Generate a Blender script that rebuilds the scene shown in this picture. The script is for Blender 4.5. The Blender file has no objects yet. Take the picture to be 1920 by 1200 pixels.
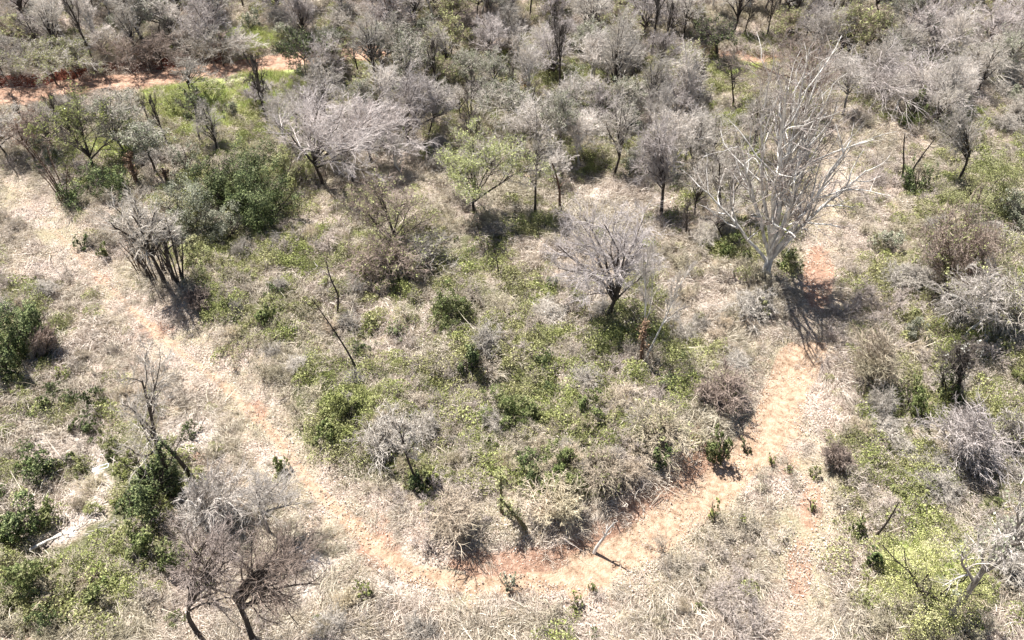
import bpy, math, random
import numpy as np
from mathutils import Vector

# ------------------------------------------------------------------ camera, light, exposure
F_PX, PITCH, CAM_H = 1400.0, math.radians(43.0), 35.0
scene = bpy.context.scene
col = scene.collection
cam_d = bpy.data.cameras.new("camera"); cam = bpy.data.objects.new("camera", cam_d); col.objects.link(cam)
cam.location = (0, 0, CAM_H); cam.rotation_euler = (math.radians(90) - PITCH, 0, 0)
cam_d.sensor_width = 36; cam_d.lens = F_PX / 1920 * 36; cam_d.clip_end = 3000
scene.camera = cam

SUN_EL, SUN_AZ = math.radians(65), math.radians(-48)      # azimuth measured from +Y towards +X
world = bpy.data.worlds.new("World"); scene.world = world; world.use_nodes = True
wn = world.node_tree.nodes; wl = world.node_tree.links
bg = wn["Background"]; sky = wn.new("ShaderNodeTexSky"); sky.sky_type = 'NISHITA'; sky.sun_disc = False
sky.sun_elevation = SUN_EL; sky.sun_rotation = SUN_AZ
wl.new(sky.outputs[0], bg.inputs[0]); bg.inputs[1].default_value = 0.05
sun_d = bpy.data.lights.new("sun", 'SUN'); sun_d.energy = 5.0; sun_d.angle = math.radians(0.5); sun_d.color = (1, .975, .94)
sun = bpy.data.objects.new("sun", sun_d); col.objects.link(sun)
sdir = Vector((math.sin(SUN_AZ) * math.cos(SUN_EL), math.cos(SUN_AZ) * math.cos(SUN_EL), math.sin(SUN_EL)))
sun.rotation_euler = sdir.to_track_quat('Z', 'Y').to_euler()
sun.location = (-40, 60, 90)
scene.view_settings.view_transform = 'Standard'; scene.view_settings.look = 'None'
scene.view_settings.gamma = 1; scene.view_settings.exposure = 1.38; scene.view_settings.use_curve_mapping = False
scene.cycles.max_bounces = 6; scene.cycles.diffuse_bounces = 3; scene.cycles.transmission_bounces = 3

SP, CP = math.sin(PITCH), math.cos(PITCH)
# ------------------------------------------------------------------ numeric helpers
def hash2(ix, iy, seed):
    h = (ix.astype(np.int64) * 374761393 + iy.astype(np.int64) * 668265263 + seed * 1442695041) & 0xFFFFFFFF
    h = ((h ^ (h >> 13)) * 1274126177) & 0xFFFFFFFF
    h = h ^ (h >> 16)
    return (h & 0xFFFFFF) / float(0xFFFFFF)
def vnoise(x, y, seed=0):
    x = np.asarray(x, float); y = np.asarray(y, float)
    ix = np.floor(x); iy = np.floor(y); fx = x - ix; fy = y - iy
    fx = fx * fx * (3 - 2 * fx); fy = fy * fy * (3 - 2 * fy)
    a = hash2(ix, iy, seed); b = hash2(ix + 1, iy, seed); c = hash2(ix, iy + 1, seed); d = hash2(ix + 1, iy + 1, seed)
    return (a * (1 - fx) + b * fx) * (1 - fy) + (c * (1 - fx) + d * fx) * fy
def fbm(x, y, seed=0, o=4):
    s = 0; a = .5; t = 0
    for k in range(o):
        s = s + a * vnoise(np.asarray(x) * 2 ** k, np.asarray(y) * 2 ** k, seed + k * 17); t += a; a *= .55
    return s / t
def sstep(x, a, b):
    t = np.clip((x - a) / (b - a), 0, 1); return t * t * (3 - 2 * t)
def flat(px, py):                                            # photo pixel -> plane z = 0
    t = (600 - py) / F_PX
    y = CAM_H * (CP + t * SP) / (SP - t * CP)
    D = y * CP + CAM_H * SP
    return (px - 960) / F_PX * D, y
def proj(x, y, z=0.0):
    w = z - CAM_H; D = y * CP - w * SP; U = y * SP + w * CP
    return 960 + F_PX * x / D, 600 - F_PX * U / D, D

LOOP = [(0, 335), (60, 385), (120, 450), (200, 530), (290, 622), (400, 705), (470, 770), (525, 825), (580, 905), (640, 965), (705, 1025),
        (770, 1075), (850, 1092), (930, 1098), (1010, 1092), (1080, 1078), (1200, 1022), (1300, 942), (1375, 885), (1425, 828), (1458, 768),
        (1482, 710), (1512, 650), (1522, 560), (1530, 480), (1548, 400), (1560, 300), (1580, 170)]
TRACK = [(1485, 1195), (1500, 1060), (1512, 1000), (1528, 930), (1500, 850), (1490, 790), (1500, 700)]
ROAD = [(-120, 198), (0, 184), (110, 170), (200, 154), (330, 142), (420, 132), (520, 118), (600, 108), (700, 100)]
ROAD2 = [(1270, 92), (1380, 98), (1470, 104)]
BANK = [(895, 1068), (960, 1062), (1040, 1052), (1140, 1010), (1210, 955), (1265, 905), (1320, 865), (1345, 835)]
def world_line(pts): return np.array([flat(*p) for p in pts])
def dist_line(x, y, L):
    best = np.full(np.shape(x), 1e9)
    for (ax, ay), (bx, by) in zip(L[:-1], L[1:]):
        dx, dy = bx - ax, by - ay
        t = np.clip(((x - ax) * dx + (y - ay) * dy) / (dx * dx + dy * dy), 0, 1)
        best = np.minimum(best, np.hypot(x - ax - t * dx, y - ay - t * dy))
    return best
WLOOP, WTRACK, WROAD, WROAD2, WBANK = map(world_line, (LOOP, TRACK, ROAD, ROAD2, BANK))
def inside(x, y, L):
    c = np.zeros(np.shape(x), bool); n = len(L); j = n - 1
    for i in range(n):
        xi, yi = L[i]; xj, yj = L[j]
        with np.errstate(divide='ignore', invalid='ignore'):
            c ^= ((yi > y) != (yj > y)) & (x < (xj - xi) * (y - yi) / (yj - yi + 1e-12) + xi)
        j = i
    return c
def height(x, y):
    x = np.asarray(x, float); y = np.asarray(y, float)
    d = dist_line(x, y, WLOOP); dr = np.minimum(dist_line(x, y, WROAD), dist_line(x, y, WTRACK))
    m = np.minimum(d, dr)
    z = (fbm(x / 14, y / 14, 3) - .5) * 2.2 * sstep(m, 1, 9)
    z = z + (fbm(x / 1.9, y / 1.9, 9, 3) - .5) * .85 * sstep(m, .4, 1.6) + (fbm(x / .7, y / .7, 21, 2) - .5) * .12
    ins = inside(x, y, WLOOP)
    z = z + np.where(ins, 1, 0) * .75 * sstep(d, 1.0, 2.9) * (1 - sstep(y, 44, 60)) * sstep(fbm(x / 5, y / 5, 40), .2, .6)
    up = (y > np.interp(x, WROAD[:, 0], WROAD[:, 1])) & (x < 0)
    z = z + np.where(up, 1, 0) * .9 * sstep(dist_line(x, y, WROAD), 2.1, 3.2)
    return z - .12 * (1 - sstep(m, .5, 1.4))
def at(px, py):
    x, y = flat(px, py); z = 0.0
    for _ in range(4):
        z = float(height(np.array([x]), np.array([y]))[0])
        t = (600 - py) / F_PX
        y = (CAM_H - z) * (CP + t * SP) / (SP - t * CP)
        D = y * CP + (CAM_H - z) * SP; x = (px - 960) / F_PX * D
    return x, y, z
def ell(px, py, L, soft=.35):
    m = np.zeros(np.shape(px))
    for e in L:
        cx, cy, rx, ry = e[:4]; s = e[4] if len(e) > 4 else 1
        r = np.hypot((px - cx) / rx, (py - cy) / ry)
        m = np.maximum(m, s * (1 - sstep(r, 1 - soft, 1 + soft)))
    return m
GREEN = [(55, 610, 75, 60), (25, 690, 60, 50), (80, 760, 60, 25), (40, 860, 60, 45), (120, 855, 60, 30), (60, 960, 80, 60), (80, 1080, 110, 60), (245, 860, 75, 85),
         (265, 960, 70, 60), (215, 1010, 60, 45), (300, 1030, 50, 60), (170, 1110, 120, 50, .7), (460, 575, 90, 45), (520, 480, 70, 50, .7), (570, 530, 60, 40, .7), (590, 440, 60, 30, .6),
         (655, 745, 110, 60), (640, 800, 90, 50), (560, 640, 50, 40, .5), (850, 575, 90, 60), (970, 600, 160, 70, .8), (900, 700, 130, 70, .8), (1000, 790, 150, 70), (820, 870, 190, 55), (1055, 870, 90, 45),
         (880, 480, 110, 45, .7), (700, 480, 90, 60, .8), (780, 450, 80, 50, .6), (980, 430, 70, 35, .8), (1250, 655, 70, 60, .8), (1130, 600, 90, 50, .8), (1200, 560, 60, 40, .6),
         (1700, 740, 60, 60), (1850, 700, 110, 70), (1860, 640, 100, 40, .9), (1860, 800, 90, 70, .7), (1850, 950, 140, 80, .7), (1700, 930, 160, 60, .5), (1830, 350, 140, 90, .9), (1720, 460, 50, 60, .6), (1390, 465, 80, 40, .9),
         (1660, 510, 60, 50, .5), (1640, 620, 80, 60, .4), (1500, 500, 30, 40, .5), (430, 390, 140, 90, .7), (200, 290, 120, 60, .6), (1250, 180, 500, 80, .55), (1330, 330, 200, 70, .5), (1100, 250, 160, 80, .6), (500, 260, 200, 60, .5),
         (700, 110, 300, 50, .4), (960, 850, 100, 60, .9), (1760, 900, 190, 260, .55), (1800, 500, 150, 120, .6), (980, 720, 330, 200, .5), (600, 560, 190, 110, .5), (150, 960, 170, 200, .6), (1180, 700, 100, 90, .7), (480, 430, 120, 50, .7), (1850, 1080, 90, 80, .9), (330, 880, 40, 60, .7), (120, 430, 60, 30, .3), (430, 690, 40, 30, .3), (600, 900, 40, 60, .35), (650, 950, 60, 30, .3)]
LIME = [(400, 178, 125, 40), (320, 192, 50, 34), (490, 130, 75, 22), (210, 272, 52, 20), (372, 234, 62, 24), (470, 85, 60, 18), (560, 165, 30, 40, .7), (540, 205, 40, 18, .8), (1740, 1075, 110, 80, .55), (1690, 1110, 80, 55, .5), (450, 150, 115, 26, .9), (1390, 118, 50, 22, .7), (1800, 230, 60, 20, .4)]
PALE = [(120, 830, 100, 40), (165, 905, 42, 50, .8), (140, 950, 60, 40), (95, 1000, 60, 22), (360, 815, 60, 40, .9), (240, 1005, 40, 20, .6), (70, 410, 50, 30, .5), (100, 580, 40, 20, .4), (730, 1110, 160, 40, .5), (560, 1080, 90, 60, .7), (1310, 560, 60, 50, .5), (1640, 440, 60, 60, .6), (1600, 330, 80, 40, .5),
        (1560, 740, 30, 60, .4), (30, 150, 60, 30, .7), (230, 130, 60, 25, .6), (840, 400, 120, 40, .5), (1130, 375, 90, 25, .6), (560, 420, 70, 20, .5), (100, 490, 80, 60, .45), (1180, 1110, 200, 40, .3)]
REDS = [(1210, 955, 50, 35), (1280, 895, 60, 35, .8), (900, 1055, 70, 18, .8), (990, 1055, 60, 25, .7), (710, 1030, 40, 40, .8), (1160, 1000, 60, 25, .7), (1535, 520, 28, 60), (1500, 1070, 24, 60, .8), (1522, 950, 22, 50, .7), (480, 770, 24, 24, .7), (700, 975, 40, 20, .5), (1465, 865, 40, 35, .5), (290, 615, 40, 18, .6),
        (190, 520, 20, 10, .6), (985, 170, 30, 25, .6), (1450, 990, 40, 30, .2), (130, 1090, 50, 25, .5), (385, 985, 60, 40, .35), (1600, 100, 50, 30, .5), (390, 860, 30, 15, .7), (1330, 830, 40, 25, .6)]

# ------------------------------------------------------------------ mesh helpers
def mesh_np(name, V, Fq, mats, mi=None, smooth=False):
    me = bpy.data.meshes.new(name); V = np.ascontiguousarray(V, dtype=np.float32); Fq = np.ascontiguousarray(Fq, dtype=np.int32)
    me.vertices.add(len(V)); me.vertices.foreach_set("co", V.ravel())
    me.loops.add(Fq.size); me.loops.foreach_set("vertex_index", Fq.ravel())
    me.polygons.add(len(Fq)); me.polygons.foreach_set("loop_start", np.arange(0, Fq.size, Fq.shape[1], dtype=np.int32))
    for m in (mats if isinstance(mats, (list, tuple)) else [mats]): me.materials.append(m)
    if mi is not None: me.polygons.foreach_set("material_index", np.asarray(mi, np.int32))
    if smooth: me.polygons.foreach_set("use_smooth", np.ones(len(Fq), bool))
    me.update(calc_edges=True); me.validate()
    return me
def norm(a): return a / (np.linalg.norm(a, axis=-1, keepdims=True) + 1e-9)
def tubes(P, R, sides):
    N, K, _ = P.shape
    T = np.empty_like(P); T[:, 1:-1] = P[:, 2:] - P[:, :-2] if K > 2 else 0
    T[:, 0] = P[:, 1] - P[:, 0]; T[:, -1] = P[:, -1] - P[:, -2]; T = norm(T)
    ref = np.where(np.abs(T[:, :1, 2:3]) < .9, np.array([0, 0, 1.]), np.array([1., 0, 0]))
    ref = np.broadcast_to(ref, T.shape)
    A = norm(np.cross(T, ref)); B = np.cross(T, A)
    ang = np.arange(sides) * 2 * math.pi / sides
    V = P[:, :, None] + R[:, :, None, None] * (A[:, :, None] * np.cos(ang)[None, None, :, None] + B[:, :, None] * np.sin(ang)[None, None, :, None])
    base = (np.arange(N)[:, None, None] * K + np.arange(K - 1)[None, :, None]) * sides
    s = np.arange(sides)[None, None, :]; s2 = (s + 1) % sides
    F = np.stack([base + s, base + s2, base + sides + s2, base + sides + s], -1).reshape(-1, 4)
    return V.reshape(-1, 3), F
def merge(parts):
    Vs, Fs, o = [], [], 0
    for V, F in parts:
        Vs.append(V); Fs.append(F + o); o += len(V)
    return np.concatenate(Vs), np.concatenate(Fs)
def curves(rng, B, D, L, K, wob, trop, r0, taper):
    N = len(B); P = np.empty((N, K, 3)); P[:, 0] = B; d = norm(D); step = (L / (K - 1))[:, None]
    for k in range(1, K):
        d = norm(d + wob * rng.normal(size=(N, 3)) + np.array([0, 0, trop]))
        P[:, k] = P[:, k - 1] + d * step
    R = r0[:, None] * np.linspace(1, taper, K)[None]
    return P, R
def kids(rng, P, R, n, t0, t1, ang, lf, K, wob, trop, rmin, taper=.3, rf=.62):
    N, KP, _ = P.shape; L = np.linalg.norm(P[:, 1:] - P[:, :-1], axis=-1).sum(1)
    t = t0 + (t1 - t0) * (np.arange(n)[None] + rng.random((N, n))) / n
    f = t * (KP - 1); i = np.minimum(f.astype(int), KP - 2); g = (f - i)[..., None]; ii = np.arange(N)[:, None]
    B = P[ii, i] * (1 - g) + P[ii, i + 1] * g; T = norm(P[ii, i + 1] - P[ii, i])
    rr = R[ii, i] * (1 - g[..., 0]) + R[ii, i + 1] * g[..., 0]
    q = rng.normal(size=T.shape); q = norm(q - (q * T).sum(-1, keepdims=True) * T)
    a = (ang * (1 + .3 * rng.normal(size=t.shape)))[..., None]
    D = T * np.cos(a) + q * np.sin(a)
    LL = L[:, None] * lf * (1.15 - .55 * t) * (.65 + .6 * rng.random(t.shape))
    return curves(rng, B.reshape(-1, 3), D.reshape(-1, 3), LL.ravel(), K, wob, trop, np.maximum(rr * rf, rmin).ravel(), taper)
def leaves(rng, C, size, up=.7, aspect=.55, out=None):
    N = len(C); n = norm(rng.normal(size=(N, 3)) * (1 if out is None else .55) + (np.array([0, 0, up]) if out is None else out)); q = norm(np.cross(n, rng.normal(size=(N, 3)))); b = np.cross(n, q)
    s = (size * (.6 + .8 * rng.random(N)))[:, None]
    V = np.stack([C - q * s, C - b * s * aspect + q * s * .1, C + q * s, C + b * s * aspect + q * s * .1], 1).reshape(-1, 3)
    return V, np.arange(4 * N).reshape(-1, 4)
def blades(rng, B, D, L, w, K=4, droop=.5, wob=.15):
    N = len(B); d = norm(D); P = np.empty((N, K, 3)); P[:, 0] = B; st = (L / (K - 1))[:, None]
    for k in range(1, K):
        d = norm(d + wob * rng.normal(size=(N, 3)) + np.array([0, 0, -droop * k / K])); P[:, k] = P[:, k - 1] + d * st
    P[:, :, 2] = np.maximum(P[:, :, 2], .02 + .04 * rng.random((N, 1)))
    s = norm(np.cross(norm(D), rng.normal(size=(N, 3))))[:, None]
    W = (w * (.6 + .8 * rng.random(N)))[:, None, None] * np.array([1, .9, .65, .15][:K])[None, :, None]
    V = np.stack([P - s * W, P + s * W], 2).reshape(-1, 3)
    b = np.arange(N)[:, None] * K * 2 + np.arange(K - 1)[None] * 2
    F = np.stack([b, b + 1, b + 3, b + 2], -1).reshape(-1, 4)
    return V, F

# ------------------------------------------------------------------ materials
def node_mat(name):
    m = bpy.data.materials.new(name); m.use_nodes = True; nt = m.node_tree; nt.nodes.clear()
    return m, nt, nt.nodes.new
def ramp(nt, fac, stops):
    r = nt.nodes.new("ShaderNodeValToRGB"); e = r.color_ramp.elements
    while len(e) > 1: e.remove(e[-1])
    e[0].position = stops[0][0]; e[0].color = (*stops[0][1], 1)
    for p, c in stops[1:]:
        k = e.new(p); k.color = (*c, 1)
    nt.links.new(fac, r.inputs[0]); return r.outputs[0]
def noise(nt, vec, scale, detail=3, rough=.55):
    n = nt.nodes.new("ShaderNodeTexNoise"); n.inputs["Scale"].default_value = scale; n.inputs["Detail"].default_value = detail; n.inputs["Roughness"].default_value = rough
    if vec is not None: nt.links.new(vec, n.inputs["Vector"])
    return n.outputs["Fac"]
def mix(nt, fac, a, b, mode='MIX'):
    m = nt.nodes.new("ShaderNodeMix"); m.data_type = 'RGBA'; m.blend_type = mode
    for sock, v in ((m.inputs[0], fac), (m.inputs[6], a), (m.inputs[7], b)):
        if isinstance(v, (int, float)): sock.default_value = v
        elif isinstance(v, tuple): sock.default_value = (*v, 1)
        else: nt.links.new(v, sock)
    return m.outputs[2]
def math_n(nt, op, a, b=0.0, clamp=False):
    m = nt.nodes.new("ShaderNodeMath"); m.operation = op; m.use_clamp = clamp
    for sock, v in ((m.inputs[0], a), (m.inputs[1], b)):
        if isinstance(v, (int, float)): sock.default_value = v
        else: nt.links.new(v, sock)
    return m.outputs[0]
def fibre_mat(name, stops, stops2=None, trans=.0, wscale=.25, rough=.75):
    """thin plant matter: colour varies from piece to piece and slowly across the land"""
    m, nt, new = node_mat(name); g = new("ShaderNodeNewGeometry"); out = new("ShaderNodeOutputMaterial")
    oi = new("ShaderNodeObjectInfo")
    c = ramp(nt, g.outputs["Random Per Island"], stops)
    if stops2:
        c2 = ramp(nt, g.outputs["Random Per Island"], stops2)
        f = ramp(nt, noise(nt, g.outputs["Position"], wscale, 4, .6), [(.42, (0, 0, 0)), (.6, (1, 1, 1))])
        c = mix(nt, f, c, c2)
    v = math_n(nt, 'MULTIPLY_ADD', oi.outputs["Random"], .5); v.node.inputs[2].default_value = .72
    hs = new("ShaderNodeHueSaturation"); nt.links.new(c, hs.inputs["Color"]); nt.links.new(v, hs.inputs["Value"])
    c = hs.outputs[0]
    d = new("ShaderNodeBsdfPrincipled"); nt.links.new(c, d.inputs["Base Color"]); d.inputs["Roughness"].default_value = rough; d.inputs["Specular IOR Level"].default_value = .25
    if trans > 0:
        t = new("ShaderNodeBsdfTranslucent"); nt.links.new(c, t.inputs[0]); mx = new("ShaderNodeMixShader"); mx.inputs[0].default_value = trans
        nt.links.new(d.outputs[0], mx.inputs[1]); nt.links.new(t.outputs[0], mx.inputs[2]); nt.links.new(mx.outputs[0], out.inputs[0])
    else: nt.links.new(d.outputs[0], out.inputs[0])
    return m
def three(c, v=.5): return [(0, tuple(k * (1 - v) for k in c)), (.5, c), (1, tuple(min(1, k * (1 + v)) for k in c))]
def bark_mat(name, a, b, sc=6):
    m, nt, new = node_mat(name); tc = new("ShaderNodeTexCoord"); mp = new("ShaderNodeMapping"); mp.inputs["Scale"].default_value = (1, 1, .3)
    nt.links.new(tc.outputs["Object"], mp.inputs[0])
    n = noise(nt, mp.outputs[0], sc, 5, .65); c = ramp(nt, n, [(.32, a), (.68, b)])
    out = new("ShaderNodeOutputMaterial"); d = new("ShaderNodeBsdfPrincipled"); nt.links.new(c, d.inputs["Base Color"]); d.inputs["Roughness"].default_value = .85; d.inputs["Specular IOR Level"].default_value = .2
    bp = new("ShaderNodeBump"); bp.inputs["Strength"].default_value = .6; bp.inputs["Distance"].default_value = .04; nt.links.new(noise(nt, mp.outputs[0], sc * 5, 4), bp.inputs["Height"]); nt.links.new(bp.outputs[0], d.inputs["Normal"])
    nt.links.new(d.outputs[0], out.inputs[0]); return m
M = dict(
    straw=fibre_mat('dry_straw', [(0, (.13, .092, .068)), (.25, (.34, .27, .215)), (.6, (.53, .445, .37)), (1, (.74, .66, .565))],
                    [(0, (.12, .10, .06)), (.35, (.36, .31, .22)), (1, (.65, .58, .46))], .15, .12),
    litter=fibre_mat('dry_leaves', [(0, (.22, .15, .11)), (.4, (.42, .34, .28)), (.8, (.50, .42, .355)), (1, (.60, .53, .465))], None, .1),
    scrub=fibre_mat('grey_scrub', three((.47, .40, .35), .45), three((.42, .37, .26), .45), 0, .1),
    cover=fibre_mat('ground_vine', [(0, (.05, .065, .015)), (.4, (.19, .21, .06)), (1, (.46, .48, .19))], [(0, (.08, .08, .03)), (.5, (.29, .28, .12)), (1, (.52, .49, .26))], .2, .3),
    limegrass=fibre_mat('lime_grass', three((.38, .43, .14), .45), three((.44, .44, .19), .4), .2, .9),
    lilac=fibre_mat('lilac_twig', three((.465, .41, .38), .5)), greytw=fibre_mat('grey_twig', three((.44, .395, .34), .55)),
    paletw=fibre_mat('pale_twig', three((.54, .485, .43), .4)), browntw=fibre_mat('brown_twig', three((.29, .225, .185), .5)),
    palelilac=fibre_mat('pale_lilac_twig', three((.55, .49, .465), .4)),
    giantw=fibre_mat('giant_twig', [(0, (.24, .18, .15)), (.5, (.42, .35, .31)), (1, (.72, .66, .6))]),
    strawtw=fibre_mat('straw_twig', three((.55, .455, .35), .4), three((.45, .39, .27), .4)),
    darktw=fibre_mat('dark_twig', three((.12, .10, .085), .6)), rusttw=fibre_mat('rusty_twig', three((.33, .27, .235), .55)),
    olive=fibre_mat('olive_leaf', three((.33, .345, .14), .55), three((.38, .36, .2), .5), .25, 1.1), dark=fibre_mat('dark_leaf', [(0, (.012, .02, .006)), (.6, (.055, .08, .022)), (1, (.25, .29, .11))], [(0, (.016, .025, .008)), (.55, (.08, .105, .035)), (1, (.33, .35, .17))], .05, .9),
    green=fibre_mat('green_leaf', [(0, (.04, .06, .015)), (.6, (.12, .155, .045)), (1, (.30, .33, .13))], [(0, (.05, .06, .02)), (.5, (.19, .20, .075)), (1, (.38, .37, .19))], .25, 1.2),
    greyleaf=fibre_mat('grey_green_leaf', [(0, (.06, .07, .04)), (.5, (.20, .215, .13)), (1, (.44, .45, .33))], [(0, (.08, .08, .05)), (.5, (.27, .26, .19)), (1, (.48, .46, .37))], .2, 1.0),
    palegreen=fibre_mat('pale_green_leaf', three((.33, .345, .15), .5), None, .25),
    yellow=fibre_mat('yellow_green_leaf', three((.31, .33, .11), .55), three((.20, .21, .09), .5), .3, 1.3), lime=fibre_mat('lime_leaf', three((.36, .365, .13), .65), three((.42, .39, .21), .6), .15, 1.6),
    rust=fibre_mat('rusty_leaf', three((.24, .155, .10), .6), None, .2), blossom=fibre_mat('pale_blossom', three((.55, .53, .46), .3), None, .2),
    b_dark=bark_mat('dark_bark', (.022, .018, .015), (.10, .08, .068)), b_grey=bark_mat('grey_bark', (.12, .105, .09), (.33, .30, .27)),  # dark bark taken near black, with backlit shade put into its colour
    b_white=bark_mat('white_bark', (.24, .205, .175), (.86, .83, .77), 3.5), b_brown=bark_mat('brown_bark', (.07, .04, .028), (.2, .125, .09)),
    b_vine=bark_mat('vine_covered_bark', (.05, .05, .02), (.2, .17, .09), 12),
)
def plastic():
    m, nt, new = node_mat('white_plastic'); out = new("ShaderNodeOutputMaterial"); d = new("ShaderNodeBsdfPrincipled")
    tc = new("ShaderNodeTexCoord"); c = ramp(nt, noise(nt, tc.outputs["Object"], 9, 4), [(.35, (.7, .68, .62)), (.55, (.82, .82, .8))])
    nt.links.new(c, d.inputs["Base Color"]); d.inputs["Roughness"].default_value = .45; nt.links.new(d.outputs[0], out.inputs[0]); return m
M['plastic'] = plastic()

def ground_mat():
    m, nt, new = node_mat('dry_earth_and_litter'); L = nt.links.new; g = new("ShaderNodeNewGeometry"); P = g.outputs["Position"]
    def att(n):
        a = new("ShaderNodeAttribute"); a.attribute_name = n; return a.outputs["Fac"]
    def broken(a, sc, k=.9, lo=.35, hi=.65):                # mask edges broken up by noise
        s = math_n(nt, 'ADD', a, math_n(nt, 'MULTIPLY', math_n(nt, 'SUBTRACT', noise(nt, P, sc, 6, .7), .5), k))
        r = new("ShaderNodeMapRange"); r.inputs[1].default_value = lo; r.inputs[2].default_value = hi; r.interpolation_type = 'SMOOTHSTEP'; L(s, r.inputs[0]); return r.outputs[0]
    fine = noise(nt, P, 9, 8, .75); big = noise(nt, P, .22, 5, .6); mid = noise(nt, P, 1.6, 6, .7)
    c = ramp(nt, fine, [(.3, (.05, .036, .027)), (.42, (.18, .135, .105)), (.52, (.38, .305, .25)), (.66, (.62, .54, .47))])  # litter tones, dark end lowered to paint in shade beneath the straw
    c2 = ramp(nt, fine, [(.3, (.08, .07, .04)), (.45, (.22, .19, .12)), (.6, (.40, .345, .24)), (.7, (.52, .46, .34))])
    c = mix(nt, ramp(nt, big, [(.42, (0, 0, 0)), (.6, (1, 1, 1))]), c, c2)
    c = mix(nt, ramp(nt, mid, [(.52, (0, 0, 0)), (.7, (.6, .6, .6))]), c, (.30, .19, .13))
    vor = new("ShaderNodeTexVoronoi"); vor.inputs["Scale"].default_value = 11; L(P, vor.inputs["Vector"])
    leafc = ramp(nt, vor.outputs["Color"], [(.1, (.24, .19, .155)), (.45, (.42, .36, .31)), (.8, (.56, .50, .45))])
    c = mix(nt, math_n(nt, 'MULTIPLY', broken(att('pale'), 1.3), .85), c, leafc)
    gc = ramp(nt, fine, [(.35, (.025, .03, .01)), (.55, (.10, .11, .045)), (.7, (.24, .22, .13))])  # green tint, its dark tones painting the darkness under the plant cover
    c = mix(nt, math_n(nt, 'MULTIPLY', broken(att('green'), .8), .8), c, gc)
    c = mix(nt, math_n(nt, 'MULTIPLY', broken(att('lime'), .8), .85), c, ramp(nt, fine, [(.3, (.20, .25, .07)), (.65, (.46, .52, .18))]))
    red = ramp(nt, noise(nt, P, 4, 7, .7), [(.3, (.15, .075, .05)), (.52, (.31, .18, .12)), (.68, (.47, .345, .265))])
    c = mix(nt, math_n(nt, 'MULTIPLY', broken(att('red'), 2.2, 1.3, .28, .6), .85), c, red)
    pc = ramp(nt, noise(nt, P, 3, 8, .7), [(.32, (.16, .10, .062)), (.5, (.36, .252, .172)), (.68, (.48, .37, .275))])
    c = mix(nt, broken(att('path'), 1.5, .6), c, pc)
    rc = ramp(nt, noise(nt, P, 2.2, 8, .7), [(.32, (.22, .12, .08)), (.5, (.36, .225, .155)), (.7, (.46, .33, .25))])
    c = mix(nt, broken(att('road'), .8, .5), c, rc)
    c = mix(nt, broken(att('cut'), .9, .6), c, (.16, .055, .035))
    out = new("ShaderNodeOutputMaterial"); d = new("ShaderNodeBsdfPrincipled"); L(c, d.inputs["Base Color"]); d.inputs["Roughness"].default_value = .95; d.inputs["Specular IOR Level"].default_value = .1
    bp = new("ShaderNodeBump"); bp.inputs["Strength"].default_value = .9; bp.inputs["Distance"].default_value = .09
    L(math_n(nt, 'ADD', fine, math_n(nt, 'MULTIPLY', vor.outputs["Distance"], .5)), bp.inputs["Height"]); L(bp.outputs[0], d.inputs["Normal"]); L(d.outputs[0], out.inputs[0]); return m

# ------------------------------------------------------------------ ground
def axis(lo, hi, st, far):
    a = np.arange(lo, hi + st, st); o, s = [], st
    x = hi + st
    while x < far:
        s *= 1.25; x += s; o.append(x)
    u, s, x = [], st, lo
    while x > -far:
        s *= 1.25; x -= s; u.append(x)
    return np.concatenate([u[::-1], a, o])
ax, ay = axis(-82, 82, .3, 900), axis(8, 125, .3, 900)
GX, GY = np.meshgrid(ax, ay); gx, gy = GX.ravel(), GY.ravel()
def masks(x, y):
    px, py, _ = proj(x, y, 0); px = np.where(y < -5, -9999, px)
    dl, dt, dr, dr2 = dist_line(x, y, WLOOP), dist_line(x, y, WTRACK), dist_line(x, y, WROAD), dist_line(x, y, WROAD2)
    vis = np.interp(px, [0, 200, 330, 480, 560, 760, 860, 1060, 1150, 1560], [.45, .58, .6, .64, .72, .86, 1, 1, 1, 1]) * np.where((py < 640) & (px > 1300), .28, 1)
    wid = np.where((px > 1060) & (py > 640), 1.0, np.where(px < 640, .36, .5)) * (.7 + .6 * vnoise(x / 2, y / 2, 77))
    path = vis * (1 - sstep(dl, wid * .7, wid * 1.5)); path = np.maximum(path, .45 * (1 - sstep(dt, .3, 1.1)) * np.where(py > 820, 1, 1.3))
    return dict(path=np.clip(path, 0, 1), red=np.maximum(ell(px, py, REDS, .5), .95 * (1 - sstep(dist_line(x, y, WBANK), .3, .95))), pale=ell(px, py, PALE, .5), green=ell(px, py, GREEN, .4) * (1 - ell(px, py, PALE, .5) * .9), lime=ell(px, py, LIME, .3),
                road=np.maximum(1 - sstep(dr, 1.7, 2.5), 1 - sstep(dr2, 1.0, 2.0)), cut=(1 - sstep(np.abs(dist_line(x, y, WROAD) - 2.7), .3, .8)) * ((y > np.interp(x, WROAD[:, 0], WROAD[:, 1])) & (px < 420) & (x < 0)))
nx, ny = len(ax), len(ay)
idx = np.arange(nx * ny).reshape(ny, nx)
gF = np.stack([idx[:-1, :-1], idx[:-1, 1:], idx[1:, 1:], idx[1:, :-1]], -1).reshape(-1, 4)
gme = mesh_np('ground', np.stack([gx, gy, height(gx, gy)], 1), gF, ground_mat(), smooth=True)
for k, v in masks(gx, gy).items():
    a = gme.attributes.new(k, 'FLOAT', 'POINT'); a.data.foreach_set("value", v.astype(np.float32))
ground = bpy.data.objects.new('ground', gme); col.objects.link(ground); ground['kind'] = 'structure'; ground['label'] = 'dry earth and leaf litter with a looping dirt track'

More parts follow.
